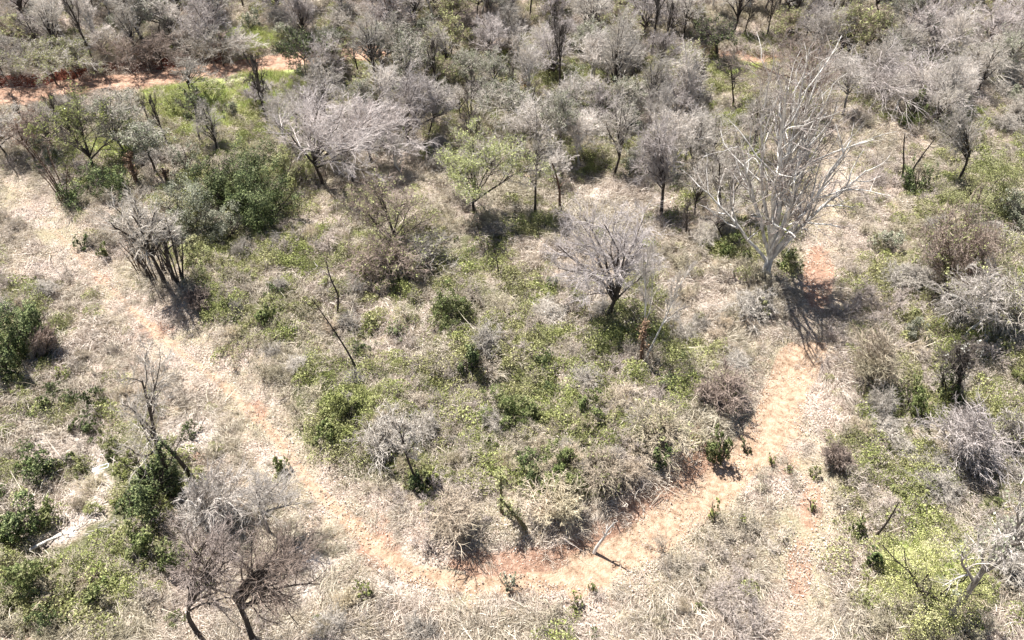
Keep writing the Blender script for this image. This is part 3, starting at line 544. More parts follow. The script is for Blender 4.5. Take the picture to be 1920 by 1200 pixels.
# kind, base x, base y, top y, crown x, crown width, bark, twig, leaf, leaf count, name, category, label, short name, extra
T = [
 # ---- the far side of the upper left road
 ('umbrella', 107, 160, 78, 88, 140, 'b_dark', 'greytw', 'olive', 2600, 'olive_tree', 'tree', 'round pale olive-leaved tree standing alone behind the red road bank', 'the round olive tree by the road', dict(tw=.014)),
 ('bare', 146, 146, 78, 135, 70, 'b_dark', 'greytw', 'olive', 500, 'leaning_tree', 'tree', 'dark thin tree leaning left beside the round olive-leaved tree', None, {}),
 ('vase', 246, 134, 66, 232, 120, 'b_grey', 'browntw', None, 0, 'bare_tree', 'tree', 'bare V-shaped tree with pale limbs on the road bank', 'the V-shaped bare tree on the road bank', dict(tw=.013)),
 ('bare', 306, 132, 62, 300, 90, 'b_dark', 'browntw', None, 0, 'bare_tree', 'tree', 'bare brown tree just right of the V-shaped one behind the road', None, {}),
 ('slender', 283, 136, 70, 272, 50, 'b_dark', 'browntw', None, 0, 'bare_tree', 'tree', 'thin bare stem between two wider bare trees behind the road', None, {}),
 ('vase', 402, 124, 54, 398, 95, 'b_grey', 'greytw', None, 0, 'bare_tree', 'tree', 'bare grey spreading tree where the road passes behind scrub', None, {}),
 ('slender', 420, 124, 62, 412, 30, 'b_dark', 'browntw', None, 0, 'bare_sapling', 'tree', 'straight dark bare sapling beside the bare grey roadside tree', None, {}),
 ('bare', 436, 116, 60, 452, 60, 'b_white', 'paletw', None, 0, 'pale_tree', 'tree', 'small white-barked bare tree leaning right over lime grass', 'the white-barked tree by the lime grass', {}),
 ('umbrella', 575, 152, 66, 572, 110, 'b_dark', 'darktw', 'dark', 3200, 'dark_umbrella_tree', 'tree', 'dark green umbrella-shaped tree with a dark trunk, left of pair', 'the dark umbrella tree', dict(tw=.014)),
 ('umbrella', 612, 118, 62, 622, 76, 'b_dark', 'darktw', 'dark', 1600, 'dark_umbrella_tree', 'tree', 'smaller dark green umbrella tree behind and right of the large one', None, {}),
 ('broom', 6, 142, 66, 0, 90, 'b_dark', 'greytw', None, 0, 'bare_tree', 'tree', 'grey bare tree cut by the left edge above the road', None, {}),
 ('broom', 60, 104, 45, 55, 90, 'b_dark', 'greytw', 'olive', 600, 'leafing_tree', 'tree', 'sparsely leafed grey tree behind the round olive tree', None, {}),
 ('bare', 200, 108, 45, 195, 80, 'b_grey', 'paletw', None, 0, 'pale_tree', 'tree', 'pale bare tree behind the V-shaped tree at the top edge', None, {}),
 ('bare', 350, 108, 48, 350, 90, 'b_grey', 'greytw', None, 0, 'bare_tree', 'tree', 'grey bare tree at the top edge between road and frame', None, {}),
 ('bare', 362, 188, 105, 358, 60, 'b_dark', 'greytw', None, 0, 'bare_tree', 'tree', 'small bare dark tree this side of the road above lime grass', None, {}),
 ('bush', 396, 200, 152, 396, 75, None, None, 'green', 1800, 'green_bush', 'bush', 'bright green bush in the lime grass below the road', 'the bright green roadside bush', {}),
 ('bush', 335, 212, 165, 328, 66, None, None, 'yellow', 1500, 'green_bush', 'bush', 'yellow-green bush in the lime grass left of the bright one', None, {}),
 ('slender', 378, 272, 172, 362, 46, 'b_dark', 'darktw', 'dark', 700, 'slim_tree', 'tree', 'slim dark tree with a small crown over a lime grass gap', 'the slim tree in the lime gap', {}),
 # ---- left middle distance
 ('bare', 16, 296, 200, 5, 95, 'b_dark', 'greytw', None, 0, 'bare_tree', 'tree', 'dark bare tree at the left edge below the red road', None, {}),
 ('bare', 68, 302, 212, 52, 85, 'b_brown', 'browntw', 'rust', 350, 'rusty_tree', 'tree', 'curved brown tree with a few rusty leaves near left edge', 'the rusty curved tree', {}),
 ('vase', 178, 318, 186, 142, 150, 'b_dark', 'darktw', 'yellow', 2000, 'yellow_green_tree', 'tree', 'forked dark tree with yellow-green leaf tips below the road', 'the yellow-green forked tree', dict(top_only=.6, limbs=True)),
 ('vase', 232, 285, 178, 212, 110, 'b_dark', 'greytw', 'greyleaf', 1800, 'grey_green_tree', 'tree', 'grey-green tree with two dark limbs beside a lime gap', 'the grey-green two-limbed tree', {}),
 ('slender', 292, 328, 222, 268, 90, 'b_dark', 'greytw', 'greyleaf', 1700, 'grey_green_tree', 'tree', 'tall leaning grey-green tree behind reddish vine-covered stumps', None, {}),
 ('bush', 258, 278, 215, 250, 60, None, None, 'green', 1500, 'green_bush', 'bush', 'deep green bush at the foot of the leaning grey-green tree', None, {}),
 ('bush', 352, 325, 262, 350, 56, None, None, 'greyleaf', 1200, 'small_tree', 'bush', 'small round grey-green bush right of the reddish stumps', None, {}),
 ('poles', 122, 375, 258, 82, 60, 'b_brown', 'browntw', None, 0, 'bare_sapling_clump', 'bush', 'clump of thin bare brown stems leaning left by the track', 'the clump of leaning brown stems', dict(tw=.009)),
 ('bush', 158, 380, 318, 160, 90, None, None, 'dark', 2400, 'dark_bush', 'bush', 'very dark bush under the yellow-green forked tree', None, {}),
 ('bush', 225, 368, 312, 215, 70, None, None, 'dark', 1500, 'dark_bush', 'bush', 'dark bush between the forked tree and reddish stumps', None, {}),
 ('snag', 262, 350, 288, 250, 30, 'b_brown', 'rusttw', 'rust', 500, 'vine_covered_stump', 'stump', 'tall reddish stump draped in dead brown vines', 'the reddish vine-draped stump', dict(rad=.22)),
 ('snag', 316, 346, 318, 308, 18, 'b_brown', 'browntw', 'rust', 150, 'dead_stump', 'stump', 'short reddish stump right of the tall vine-draped one', None, dict(rad=.2)),
 ('bush', 505, 412, 300, 508, 125, None, None, 'dark', 6000, 'evergreen_tree', 'tree', 'dense dark rounded evergreen with black shade at its foot', 'the dense dark rounded evergreen', dict(lumps=20)),
 ('bush', 455, 365, 255, 458, 120, None, None, 'dark', 5500, 'evergreen_tree', 'tree', 'tallest dark evergreen of the green clump left of centre', 'the tallest dark evergreen', dict(lumps=20)),
 ('bush', 470, 418, 330, 470, 95, None, None, 'dark', 4200, 'evergreen_tree', 'tree', 'dark evergreen at the front left of the green clump', None, dict(lumps=16)),
 ('bush', 402, 372, 300, 405, 80, None, None, 'dark', 3200, 'evergreen_tree', 'tree', 'dark evergreen between the pale grey-green tree and tallest evergreen', None, dict(lumps=14)),
 ('poles', 338, 536, 400, 305, 55, 'b_dark', 'greytw', None, 0, 'dark_stem_clump', 'tree', 'clump of near-vertical dark trunks right of the twig-draped tree', None, dict(tw=.010, rad=.075)),
 ('poles', 296, 522, 392, 255, 60, 'b_dark', 'greytw', None, 0, 'dark_stem_clump', 'tree', 'clump of thin dark trunks touching the left of the twig-draped tree', None, dict(tw=.010, rad=.06)),
 ('snag', 345, 500, 410, 330, 20, 'b_dark', 'darktw', None, 0, 'dead_tree', 'tree', 'single dark dead trunk before the broad pale grey-green tree', None, dict(rad=.1)),
 ('bush', 540, 335, 268, 560, 90, None, None, 'olive', 2500, 'olive_bush', 'bush', 'pale olive bush behind the dense rounded evergreen', None, {}),
 ('bush', 362, 425, 325, 352, 120, None, None, 'greyleaf', 4500, 'grey_green_tree', 'tree', 'broad pale grey-green tree left of the dark evergreens', 'the broad pale grey-green tree', dict(lumps=18)),
 ('bush', 425, 455, 385, 425, 100, None, None, 'greyleaf', 3200, 'grey_green_bush', 'bush', 'grey-green bush in front of the dark evergreens', None, dict(lumps=16)),
 ('bush', 430, 400, 335, 415, 80, None, None, 'green', 2600, 'green_bush', 'bush', 'mid green bush squeezed between pale tree and dark evergreens', None, {}),
 ('bush', 375, 505, 450, 378, 80, None, None, 'olive', 2400, 'olive_bush', 'bush', 'olive bush at the foot of the twin grey trunks', None, {}),
 ('umbrella', 314, 542, 372, 262, 120, 'b_dark', 'greytw', None, 0, 'twin_trunk_tree', 'tree', 'tall grey tree with hanging twigs and long dark trunk by track', 'the tall grey twig-draped tree', dict(tw=.010, rad=.19)),
 ('slender', 328, 528, 392, 292, 60, 'b_dark', 'greytw', None, 0, 'bare_tree', 'tree', 'second dark trunk right of the tall twig-draped tree', None, dict(rad=.16)),
 ('poles', 268, 500, 408, 240, 50, 'b_brown', 'greytw', None, 0, 'bare_sapling_clump', 'bush', 'thin grey stems hanging left of the tall twig-draped tree', None, dict(tw=.008)),
 # ---- centre back
 ('broom', 606, 348, 182, 622, 250, 'b_dark', 'lilac', None, 0, 'spreading_bare_tree', 'tree', 'wide spreading bare tree with pale twisting limbs over dark trunks', 'the wide spreading bare tree', dict(tw=.011)),
 ('broom', 700, 318, 186, 700, 140, 'b_dark', 'lilac', None, 0, 'lilac_twig_tree', 'tree', 'lilac-grey dome of twigs on dark stems right of spreading tree', 'the lilac twig dome', {}),
 ('broom', 768, 278, 130, 778, 115, 'b_dark', 'lilac', None, 0, 'lilac_twig_tree', 'tree', 'tall lilac-grey twiggy tree left of the olive vase tree', 'the tall lilac twig tree', {}),
 ('slender', 660, 342, 235, 652, 50, 'b_dark', 'lilac', None, 0, 'bare_tree', 'tree', 'thin dark trunk under the right side of the spreading tree', None, {}),
 ('slender', 802, 262, 168, 822, 36, 'b_dark', 'greytw', None, 0, 'bare_tree', 'tree', 'forked dark slender tree right of the tall lilac tree', None, {}),
 ('bush', 745, 285, 262, 745, 40, None, None, 'green', 900, 'green_bush', 'bush', 'small green bush at the foot of the lilac twig trees', None, {}),
 ('vase', 888, 400, 255, 902, 205, 'b_dark', 'greytw', 'palegreen', 6000, 'olive_vase_tree', 'tree', 'vase-shaped tree with fine olive leaves standing in pale grass', 'the olive vase-shaped tree', dict(limbs=True, top_only=.45, lsize=.06)),
 ('vase', 737, 472, 338, 722, 165, 'b_dark', 'browntw', 'olive', 1500, 'thin_leaved_tree', 'tree', 'spreading dark-limbed tree with sparse yellowish and rusty leaves', 'the dark-limbed sparse tree', dict(limbs=True, lsize=.055)),
 ('thicket', 715, 520, 455, 715, 130, 'b_brown', 'browntw', 'olive', 1500, 'understorey_bush', 'bush', 'dark tangled bush under the sparse spreading tree', None, {}),
 ('thicket', 800, 492, 445, 800, 80, 'b_brown', 'greytw', 'olive', 1200, 'understorey_bush', 'bush', 'olive tangled bush right of the sparse spreading tree', None, {}),
 ('slender', 1003, 400, 252, 1012, 60, 'b_dark', 'greytw', None, 0, 'slender_tree', 'tree', 'slender grey tree with dark trunk just right of olive vase tree', 'the slender dark-trunked tree', dict(rad=.11)),
 ('snag', 1052, 402, 300, 1043, 26, 'b_brown', 'browntw', None, 0, 'dead_tree', 'tree', 'reddish dead trunk with broken top near centre', 'the reddish dead trunk', dict(rad=.13)),
 ('broom', 1240, 402, 232, 1226, 72, 'b_dark', 'lilac', None, 0, 'ball_crown_tree', 'tree', 'tree with a tight grey ball of twigs on curving dark trunk', 'the ball-crowned tree', dict(tw=.013, bend=.09)),
 ('vase', 1262, 330, 208, 1265, 95, 'b_white', 'paletw', None, 0, 'pale_tree', 'tree', 'pale bare branching tree behind the grey ball crown', None, dict(tw=.012)),
 ('slender', 1299, 368, 258, 1296, 44, 'b_dark', 'greytw', None, 0, 'slim_tree', 'tree', 'slim dark trunk between ball-crowned tree and giant bare tree', None, {}),
 ('umbrella', 968, 248, 166, 945, 125, 'b_dark', 'greytw', 'greyleaf', 900, 'grey_canopy_tree', 'tree', 'wide grey-green canopy tree behind the olive vase tree', 'the wide grey-green canopy tree', {}),
 ('bare', 1010, 300, 185, 1003, 120, 'b_grey', 'paletw', None, 0, 'pale_tree', 'tree', 'pale grey bare tree behind the slender dark-trunked tree', None, {}),
 ('bare', 1085, 310, 212, 1090, 80, 'b_white', 'paletw', None, 0, 'pale_tree', 'tree', 'white leaning bare stems in the scrub right of centre back', None, {}),
 ('bush', 1076, 202, 128, 1072, 100, None, None, 'greyleaf', 3800, 'pale_evergreen', 'tree', 'dense rounded pale green tree near the top centre', 'the pale rounded green tree', dict(lumps=20)),
 ('bush', 1140, 235, 152, 1132, 66, None, None, 'dark', 2400, 'dark_evergreen', 'tree', 'taller dark green tree right of the pale rounded one', 'the tall dark green tree', {}),
 ('bush', 1185, 255, 195, 1182, 60, None, None, 'greyleaf', 1800, 'grey_green_bush', 'bush', 'dull grey-green rounded bush right of the dark green tree', None, {}),
 ('bush', 1188, 285, 255, 1188, 60, None, None, 'yellow', 1300, 'yellow_green_bush', 'bush', 'yellow-green bush left of the grey ball crown', None, {}),
 ('broom', 1258, 236, 142, 1255, 110, 'b_dark', 'lilac', None, 0, 'lilac_twig_tree', 'tree', 'lilac twiggy dome tree at back, above the ball-crowned tree', 'the lilac dome above the ball crown', {}),
 ('slender', 1375, 198, 104, 1372, 50, 'b_dark', 'darktw', None, 0, 'black_sapling', 'tree', 'thin black bare tree left of the giant tree top', None, {}),
 ('umbrella', 1342, 108, 40, 1342, 80, 'b_dark', 'darktw', 'dark', 1400, 'dark_tree', 'tree', 'dark tree on the red earth strip at the top edge', 'the dark tree on the red strip', dict(rad=.22)),
 ('bush', 690, 182, 152, 688, 34, None, None, 'green', 700, 'green_bush', 'bush', 'small vivid green bush at left of top centre', None, {}),
 ('bush', 748, 130, 108, 748, 30, None, None, 'yellow', 500, 'yellow_green_bush', 'bush', 'small yellow-green bush near the top centre', None, {}),
 ('bush', 950, 160, 128, 948, 46, None, None, 'olive', 900, 'olive_bush', 'bush', 'olive bush left of a reddish dead stump at back', None, {}),
 ('snag', 988, 178, 140, 984, 16, 'b_brown', 'rusttw', 'rust', 260, 'reddish_stump', 'stump', 'dark reddish leafy stump at the top centre', None, dict(rad=.16)),
 ('broom', 482, 200, 156, 482, 50, 'b_dark', 'lilac', None, 0, 'lilac_bush', 'bush', 'small round lilac twig bush right of the slim tree', None, {}),
 # ---- giant white tree and the right side
 ('giant', 1434, 518, 84, 1482, 290, 'b_white', 'giantw', None, 0, 'giant_bare_tree', 'tree', 'huge bare white-limbed tree forking low, its crown reaching the top', 'the giant white-limbed tree', dict(limbs=True, rad=.36, tw=.0095)),
 ('bare', 1500, 225, 62, 1495, 190, 'b_brown', 'browntw', None, 0, 'brown_bare_tree', 'tree', 'brownish bare tree directly behind the giant white tree crown', 'the brown tree behind the giant', dict(tw=.013)),
 ('bare', 1580, 215, 92, 1575, 110, 'b_grey', 'paletw', None, 0, 'pale_tree', 'tree', 'pale bare tree right of the giant tree top', None, {}),
 ('slender', 1352, 432, 285, 1345, 60, 'b_dark', 'greytw', None, 0, 'slim_tree', 'tree', 'slim dark tree standing just left of the giant tree', None, {}),
 ('bare', 1372, 410, 275, 1378, 80, 'b_grey', 'greytw', None, 0, 'grey_tree', 'tree', 'grey curving bare tree tucked behind the giant tree left limb', None, {}),
 ('bush', 1385, 480, 445, 1380, 60, None, None, 'green', 1500, 'green_bush', 'bush', 'green bush left of the giant tree foot', None, {}),
 ('bush', 1478, 500, 462, 1478, 50, None, None, 'green', 1300, 'green_bush', 'bush', 'green bush right of the giant tree foot by red path', None, {}),
 ('thicket', 1418, 585, 552, 1418, 80, 'b_dark', 'greytw', None, 0, 'grey_thicket', 'bush', 'dark grey twiggy thicket right in front of giant tree foot', None, {}),
 ('bush', 1425, 588, 562, 1432, 34, None, None, 'olive', 900, 'olive_bush', 'bush', 'small olive bush inside the grey thicket', None, {}),
 ('swept', 1690, 190, 92, 1700, 210, 'b_dark', 'lilac', None, 0, 'swept_grey_thicket', 'bush', 'wide wind-swept grey thicket near the top right', 'the swept grey thicket', {}),
 ('swept', 1820, 150, 80, 1815, 120, 'b_brown', 'greytw', None, 0, 'swept_brown_thicket', 'bush', 'brown twiggy thicket right of the swept grey one', None, {}),
 ('bush', 1712, 232, 168, 1725, 52, None, None, 'green', 2200, 'bright_green_tree', 'tree', 'narrow bright green tree leaning right among grey scrub', 'the narrow bright green tree', {}),
 ('snag', 1690, 345, 250, 1692, 16, 'b_dark', 'darktw', None, 0, 'dark_pole', 'tree', 'upright dark dead pole, left half of a V', None, dict(rad=.10)),
 ('snag', 1694, 348, 250, 1733, 18, 'b_dark', 'darktw', None, 0, 'dark_pole', 'tree', 'right-leaning dark dead pole, right half of a V', 'the V of dead poles', dict(rad=.10)),
 ('bush', 1715, 362, 298, 1722, 56, None, None, 'dark', 2200, 'dark_bush', 'bush', 'dark green bush at the foot of the V of dead poles', None, {}),
 ('bush', 1835, 400, 290, 1830, 150, None, None, 'olive', 6000, 'speckled_bush', 'bush', 'broad olive speckled bush near the right edge', 'the broad olive speckled bush', dict(lumps=26)),
 ('bush', 1900, 420, 350, 1905, 80, None, None, 'greyleaf', 2500, 'grey_green_bush', 'bush', 'grey-green bush against the right edge below top corner', None, {}),
 ('bare', 1795, 342, 205, 1785, 70, 'b_dark', 'greytw', None, 0, 'bare_tree', 'tree', 'grey bare tree above the broad olive speckled bush', None, {}),
 ('thicket', 1795, 552, 400, 1805, 130, 'b_brown', 'browntw', 'olive', 1500, 'vine_choked_tree', 'tree', 'brown vine-choked tree on the right with leaning trunks', 'the brown vine-choked tree', {}),
 ('snag', 1772, 556, 478, 1768, 16, 'b_dark', 'darktw', 'olive', 100, 'dead_tree', 'tree', 'short dark trunk left of the vine-choked tree', None, dict(rad=.11)),
 ('thicket', 1880, 610, 505, 1872, 140, 'b_dark', 'greytw', 'olive', 1200, 'arching_thicket', 'bush', 'arching twiggy thicket with black shade beneath at right edge', 'the arching thicket', {}),
 ('bare', 1808, 632, 515, 1825, 100, 'b_white', 'paletw', None, 0, 'small_white_tree', 'tree', 'small leaning white bare tree in front of the arching thicket', 'the small white bare tree', {}),
 ('bare', 1785, 752, 635, 1793, 70, 'b_dark', 'darktw', 'blossom', 70, 'pale_flowering_tree', 'tree', 'dark-trunked small tree with a tuft of whitish blossom', 'the whitish-blossomed tree', dict(top_only=.72, rad=.15)),
 ('bush', 1770, 745, 668, 1778, 60, None, None, 'dark', 1300, 'dark_bush', 'bush', 'dark leafy growth round the trunk of the blossomed tree', None, {}),
 ('bush', 1700, 770, 715, 1700, 66, None, None, 'green', 1900, 'green_bush', 'bush', 'fresh green bush left of the whitish-blossomed tree', None, {}),
 ('thicket', 1820, 860, 765, 1822, 130, 'b_brown', 'lilac', None, 0, 'lilac_thicket', 'bush', 'lilac-brown twig thicket with dark red shade at right', 'the lilac-brown thicket', {}),
 ('thicket', 1900, 850, 790, 1900, 80, 'b_brown', 'greytw', 'olive', 700, 'leafy_thicket', 'bush', 'leafy grey thicket at right edge beside the lilac one', None, {}),
 ('thicket', 1660, 720, 640, 1650, 100, 'b_grey', 'strawtw', None, 0, 'pale_thicket', 'bush', 'pale straw-like thicket right of the path bend', None, {}),
 ('bush', 1740, 1125, 1018, 1738, 190, None, None, 'lime', 6500, 'lime_bush', 'bush', 'broad feathery lime-yellow bush in the bottom right', 'the feathery lime-yellow bush', dict(lumps=34, lsize=.034)),
 ('slender', 1778, 1165, 905, 1885, 130, 'b_grey', 'paletw', 'greyleaf', 300, 'leaning_grey_tree', 'tree', 'mottled grey trunk leaning right at the bottom right corner', 'the leaning mottled trunk', dict(rad=.17)),
 ('snag', 1643, 1004, 938, 1680, 22, 'b_dark', 'browntw', None, 0, 'bent_dead_stem', 'tree', 'bent dark dead stem rising right above lime bush', None, dict(rad=.07)),
 ('bush', 1608, 1000, 972, 1608, 34, None, None, 'green', 700, 'small_green_bush', 'bush', 'small green bush left of the bent dead stem', None, {}),
 ('bush', 1632, 1062, 1030, 1632, 36, None, None, 'dark', 700, 'small_dark_bush', 'bush', 'small dark bush left of the lime-yellow bush', None, {}),
 ('thicket', 1580, 875, 840, 1572, 46, 'b_brown', 'browntw', None, 0, 'brown_thicket', 'bush', 'small brown twig clump right of the path fork', None, {}),
 ('bush', 1530, 895, 872, 1528, 22, None, None, 'green', 350, 'small_green_plant', 'plant', 'small green plant below the brown twig clump', None, {}),
 # ---- middle
 ('broom', 1140, 600, 392, 1140, 205, 'b_dark', 'palelilac', None, 0, 'lilac_dome_tree', 'tree', 'large lilac-grey twig dome tree right of centre', 'the large lilac dome tree', dict(tw=.010)),
 ('slender', 1203, 675, 448, 1214, 30, 'b_white', 'paletw', None, 0, 'thin_white_tree', 'tree', 'thin white stem rising from a brown vine-wrapped foot', 'the thin white stem', dict(rad=.07, tw=.009)),
 ('slender', 1209, 678, 488, 1272, 46, 'b_white', 'paletw', None, 0, 'thin_white_tree', 'tree', 'thin white stem slanting right from the same foot', None, dict(rad=.065, tw=.009)),
 ('snag', 1204, 682, 600, 1201, 14, 'b_brown', 'browntw', 'rust', 200, 'vine_wrapped_stump', 'stump', 'brown vine-wrapped stump at the foot of white stems', None, dict(rad=.15)),
 ('snag', 935, 522, 448, 928, 18, 'b_dark', 'darktw', None, 0, 'thin_dead_sapling', 'tree', 'thin dark dead sapling above centre in pale grass', 'the thin dead sapling', dict(rad=.05)),
 ('snag', 670, 692, 560, 608, 26, 'b_dark', 'darktw', None, 0, 'leaning_snag', 'tree', 'thin dark snag leaning left, left of centre', 'the leaning dark snag', dict(rad=.07)),
 ('snag', 632, 596, 500, 614, 30, 'b_dark', 'greytw', None, 0, 'leaning_snag', 'tree', 'second dark snag just above the left-leaning one', None, dict(rad=.09)),
 ('bush', 503, 612, 575, 503, 40, None, None, 'green', 1300, 'green_bush', 'bush', 'vivid green bush left of the dark snags', 'the vivid green bush', {}),
 ('bush', 550, 626, 608, 548, 22, None, None, 'green', 400, 'green_bush', 'bush', 'small green tuft right of the vivid green bush', None, {}),
 ('bush', 447, 610, 590, 446, 24, None, None, 'green', 450, 'green_bush', 'bush', 'small bluish-green bush left of the vivid green bush', None, {}),
 ('bush', 423, 582, 560, 422, 30, None, None, 'green', 600, 'green_bush', 'bush', 'green bush at the edge of the brown thorny patch', None, {}),
 ('thicket', 378, 572, 545, 375, 44, 'b_brown', 'browntw', None, 0, 'brown_thicket', 'bush', 'brown domed twig bush below the tall twig-draped tree', None, {}),
 ('bush', 155, 464, 440, 155, 28, None, None, 'dark', 700, 'round_green_bush', 'bush', 'small round dark green bush beside the left track', 'the small round bush by the left track', {}),
 ('bush', 195, 478, 458, 195, 24, None, None, 'green', 500, 'green_bush', 'bush', 'small green bush right of the round bush by track', None, {}),
 ('bush', 45, 660, 568, 52, 105, None, None, 'dark', 4800, 'dark_green_bush', 'bush', 'large dark green bush at the left edge', 'the large dark bush at the left edge', dict(lumps=20)),
 ('bush', 12, 712, 625, 5, 70, None, None, 'dark', 2500, 'dark_green_bush', 'bush', 'dark bush cut by the left edge below the large one', None, {}),
 ('thicket', 80, 668, 620, 82, 40, 'b_brown', 'browntw', None, 0, 'hollow_thicket', 'bush', 'grey-brown domed straw thicket beside the large dark bush', None, {}),
 ('slender', 325, 905, 668, 280, 130, 'b_dark', 'greytw', None, 0, 'tall_dark_tree', 'tree', 'tall dark bare tree at lower left with fine grey top', 'the tall dark lower-left tree', dict(rad=.13, tw=.013)),
 ('snag', 362, 898, 800, 308, 12, 'b_dark', 'darktw', None, 0, 'leaning_tree', 'tree', 'bare dark trunk leaning left onto the tall lower-left tree', None, dict(rad=.14)),
 ('bush', 300, 922, 822, 300, 78, None, None, 'dark', 4200, 'vine_mound', 'bush', 'tall green vine mound left of the tall dark tree', 'the green vine mound', dict(lumps=22)),
 ('bush', 285, 960, 885, 282, 100, None, None, 'dark', 2800, 'vine_mound', 'bush', 'shaded olive vine mound below the tall dark tree', None, dict(lumps=20)),
 ('bush', 268, 1030, 985, 268, 70, None, None, 'green', 2400, 'green_bush', 'bush', 'leafy green bush at the tip of the fallen trunk', None, {}),
 ('bush', 320, 1060, 1012, 322, 60, None, None, 'green', 1700, 'green_bush', 'bush', 'green bush left of the rusty twig trees', None, {}),
 ('bush', 76, 780, 750, 76, 42, None, None, 'green', 1100, 'green_bush', 'bush', 'round green bush on pale ground above the litter patch', None, {}),
 ('bush', 142, 805, 786, 142, 24, None, None, 'green', 500, 'green_bush', 'bush', 'tiny green bush at the top of the pale litter patch', None, {}),
 ('bush', 78, 900, 862, 78, 66, None, None, 'dark', 1800, 'green_bush', 'bush', 'dark green bush left of the white plastic chair', None, {}),
 ('bush', 128, 872, 852, 128, 36, None, None, 'green', 900, 'green_bush', 'bush', 'small green bush nearest left of the white plastic chair', None, {}),
 ('bush', 35, 1000, 945, 32, 80, None, None, 'dark', 2600, 'green_bush', 'bush', 'thick green bush at left edge above the fallen trunk', None, {}),
 ('bush', 85, 985, 948, 88, 50, None, None, 'green', 1400, 'green_bush', 'bush', 'rounded green bush just above the fallen trunk', None, {}),
 ('bush', 50, 1115, 1062, 48, 100, None, None, 'green', 3000, 'green_bush', 'bush', 'green bush in the bottom left corner', None, dict(lumps=18)),
 ('bush', 190, 1125, 1088, 190, 70, None, None, 'green', 1800, 'green_bush', 'bush', 'green bush at the bottom edge left of the twig trees', None, {}),
 ('bare', 372, 1190, 1005, 415, 130, 'b_dark', 'rusttw', None, 0, 'rusty_twig_tree', 'tree', 'dark tree with rusty-brown twigs at the bottom left', 'the rusty twig tree', dict(limbs=True, rad=.12, tw=.009)),
 ('bare', 475, 1200, 1015, 545, 150, 'b_dark', 'browntw', None, 0, 'lilac_branch_tree', 'tree', 'dark-branched bare tree right of the rusty twig tree', 'the dark-branched bottom tree', dict(limbs=True, rad=.14, tw=.009)),
 ('bare', 505, 1000, 888, 508, 120, 'b_grey', 'paletw', None, 0, 'pale_twig_tree', 'tree', 'pale tangled twig tree above the bottom left bare trees', 'the pale tangled twig tree', dict(tw=.008)),
 ('swept', 395, 985, 905, 390, 110, 'b_white', 'paletw', None, 0, 'white_twig_bush', 'bush', 'white arching twig bush below the leaning dark trunk', None, {}),
 ('slender', 785, 910, 795, 752, 60, 'b_dark', 'greytw', None, 0, 'small_dead_tree', 'tree', 'small dark dead tree in green growth, lower centre left', 'the small dead tree', dict(rad=.08)),
 ('bush', 805, 912, 885, 808, 36, None, None, 'yellow', 900, 'yellow_green_bush', 'bush', 'yellow-green bush right of the small dead tree foot', None, {}),
 ('bush', 782, 918, 885, 778, 34, None, None, 'dark', 900, 'dark_bush', 'bush', 'dark bush at the foot of the small dead tree', None, {}),
 ('snag', 988, 995, 935, 950, 16, 'b_vine', 'greytw', 'olive', 160, 'vine_clad_trunk', 'stump', 'vine-clad trunk leaning left near the lower path curve', 'the vine-clad leaning trunk', dict(rad=.13)),
 ('snag', 940, 960, 865, 938, 24, 'b_vine', 'greytw', 'olive', 200, 'grey_post_like_stem', 'tree', 'upright grey leafless stem behind the vine-clad trunk', None, dict(rad=.1)),
 ('snag', 1112, 1036, 968, 1146, 22, 'b_white', 'paletw', None, 0, 'pale_leaning_stump', 'stump', 'pale split stump leaning right on the red bank', 'the pale split stump', dict(rad=.09)),
 ('bush', 1062, 902, 852, 1058, 90, None, None, 'green', 2600, 'green_bush', 'bush', 'rounded green bush with a dark right side, lower centre', 'the rounded green lower-centre bush', dict(lumps=16)),
 ('bush', 1238, 876, 835, 1238, 38, None, None, 'dark', 1100, 'dark_bush', 'bush', 'small dark green bush near the inside of the path', None, {}),
 ('bush', 1350, 868, 805, 1350, 46, None, None, 'green', 1300, 'green_bush', 'bush', 'upright green bush on red soil beside the path', 'the upright green bush on red soil', {}),
 ('bush', 1398, 845, 826, 1396, 22, None, None, 'dark', 400, 'dark_clump', 'plant', 'little dark clump in the middle of the path bend', None, {}),  # small dark bush standing in for a dark spot on the track
 ('bush', 1340, 975, 935, 1337, 20, None, None, 'green', 500, 'green_sprig', 'plant', 'taller green sprig just outside the lower right path', 'the taller green sprig', {}),
 ('bush', 1393, 984, 968, 1392, 16, None, None, 'yellow', 250, 'yellow_sprig', 'plant', 'small yellow sprig right of the taller green sprig', None, {}),
 ('bush', 1521, 955, 938, 1520, 16, None, None, 'yellow', 250, 'yellow_sprig', 'plant', 'small yellow sprig on the red side track', None, {}),
 ('bush', 1446, 872, 850, 1444, 14, None, None, 'green', 200, 'green_sprig', 'plant', 'thin green sprig where the track forks', None, {}),
 ('bush', 1480, 885, 868, 1480, 16, None, None, 'yellow', 200, 'yellow_sprig', 'plant', 'pale yellow sprig right of the track fork', None, {}),
 ('bush', 952, 1105, 1070, 952, 34, None, None, 'greyleaf', 500, 'roadside_plant', 'plant', 'grey-green plant in the middle of the lowest path stretch', 'the plant in the lowest path stretch', {}),
 ('bush', 682, 1112, 1088, 682, 42, None, None, 'green', 800, 'low_green_plant', 'plant', 'low green plant left of the lower path curve', None, {}),
 ('bush', 1112, 1108, 1092, 1110, 16, None, None, 'green', 200, 'green_sprig', 'plant', 'small green sprig below the lower path', None, {}),
 ('bush', 1082, 1140, 1115, 1080, 24, None, None, 'green', 350, 'green_sprig', 'plant', 'green sprig at the bottom edge right of centre', None, {}),
 ('bush', 528, 880, 852, 526, 32, None, None, 'green', 700, 'green_bush', 'bush', 'green bush beside the left path above the pale twigs', None, {}),
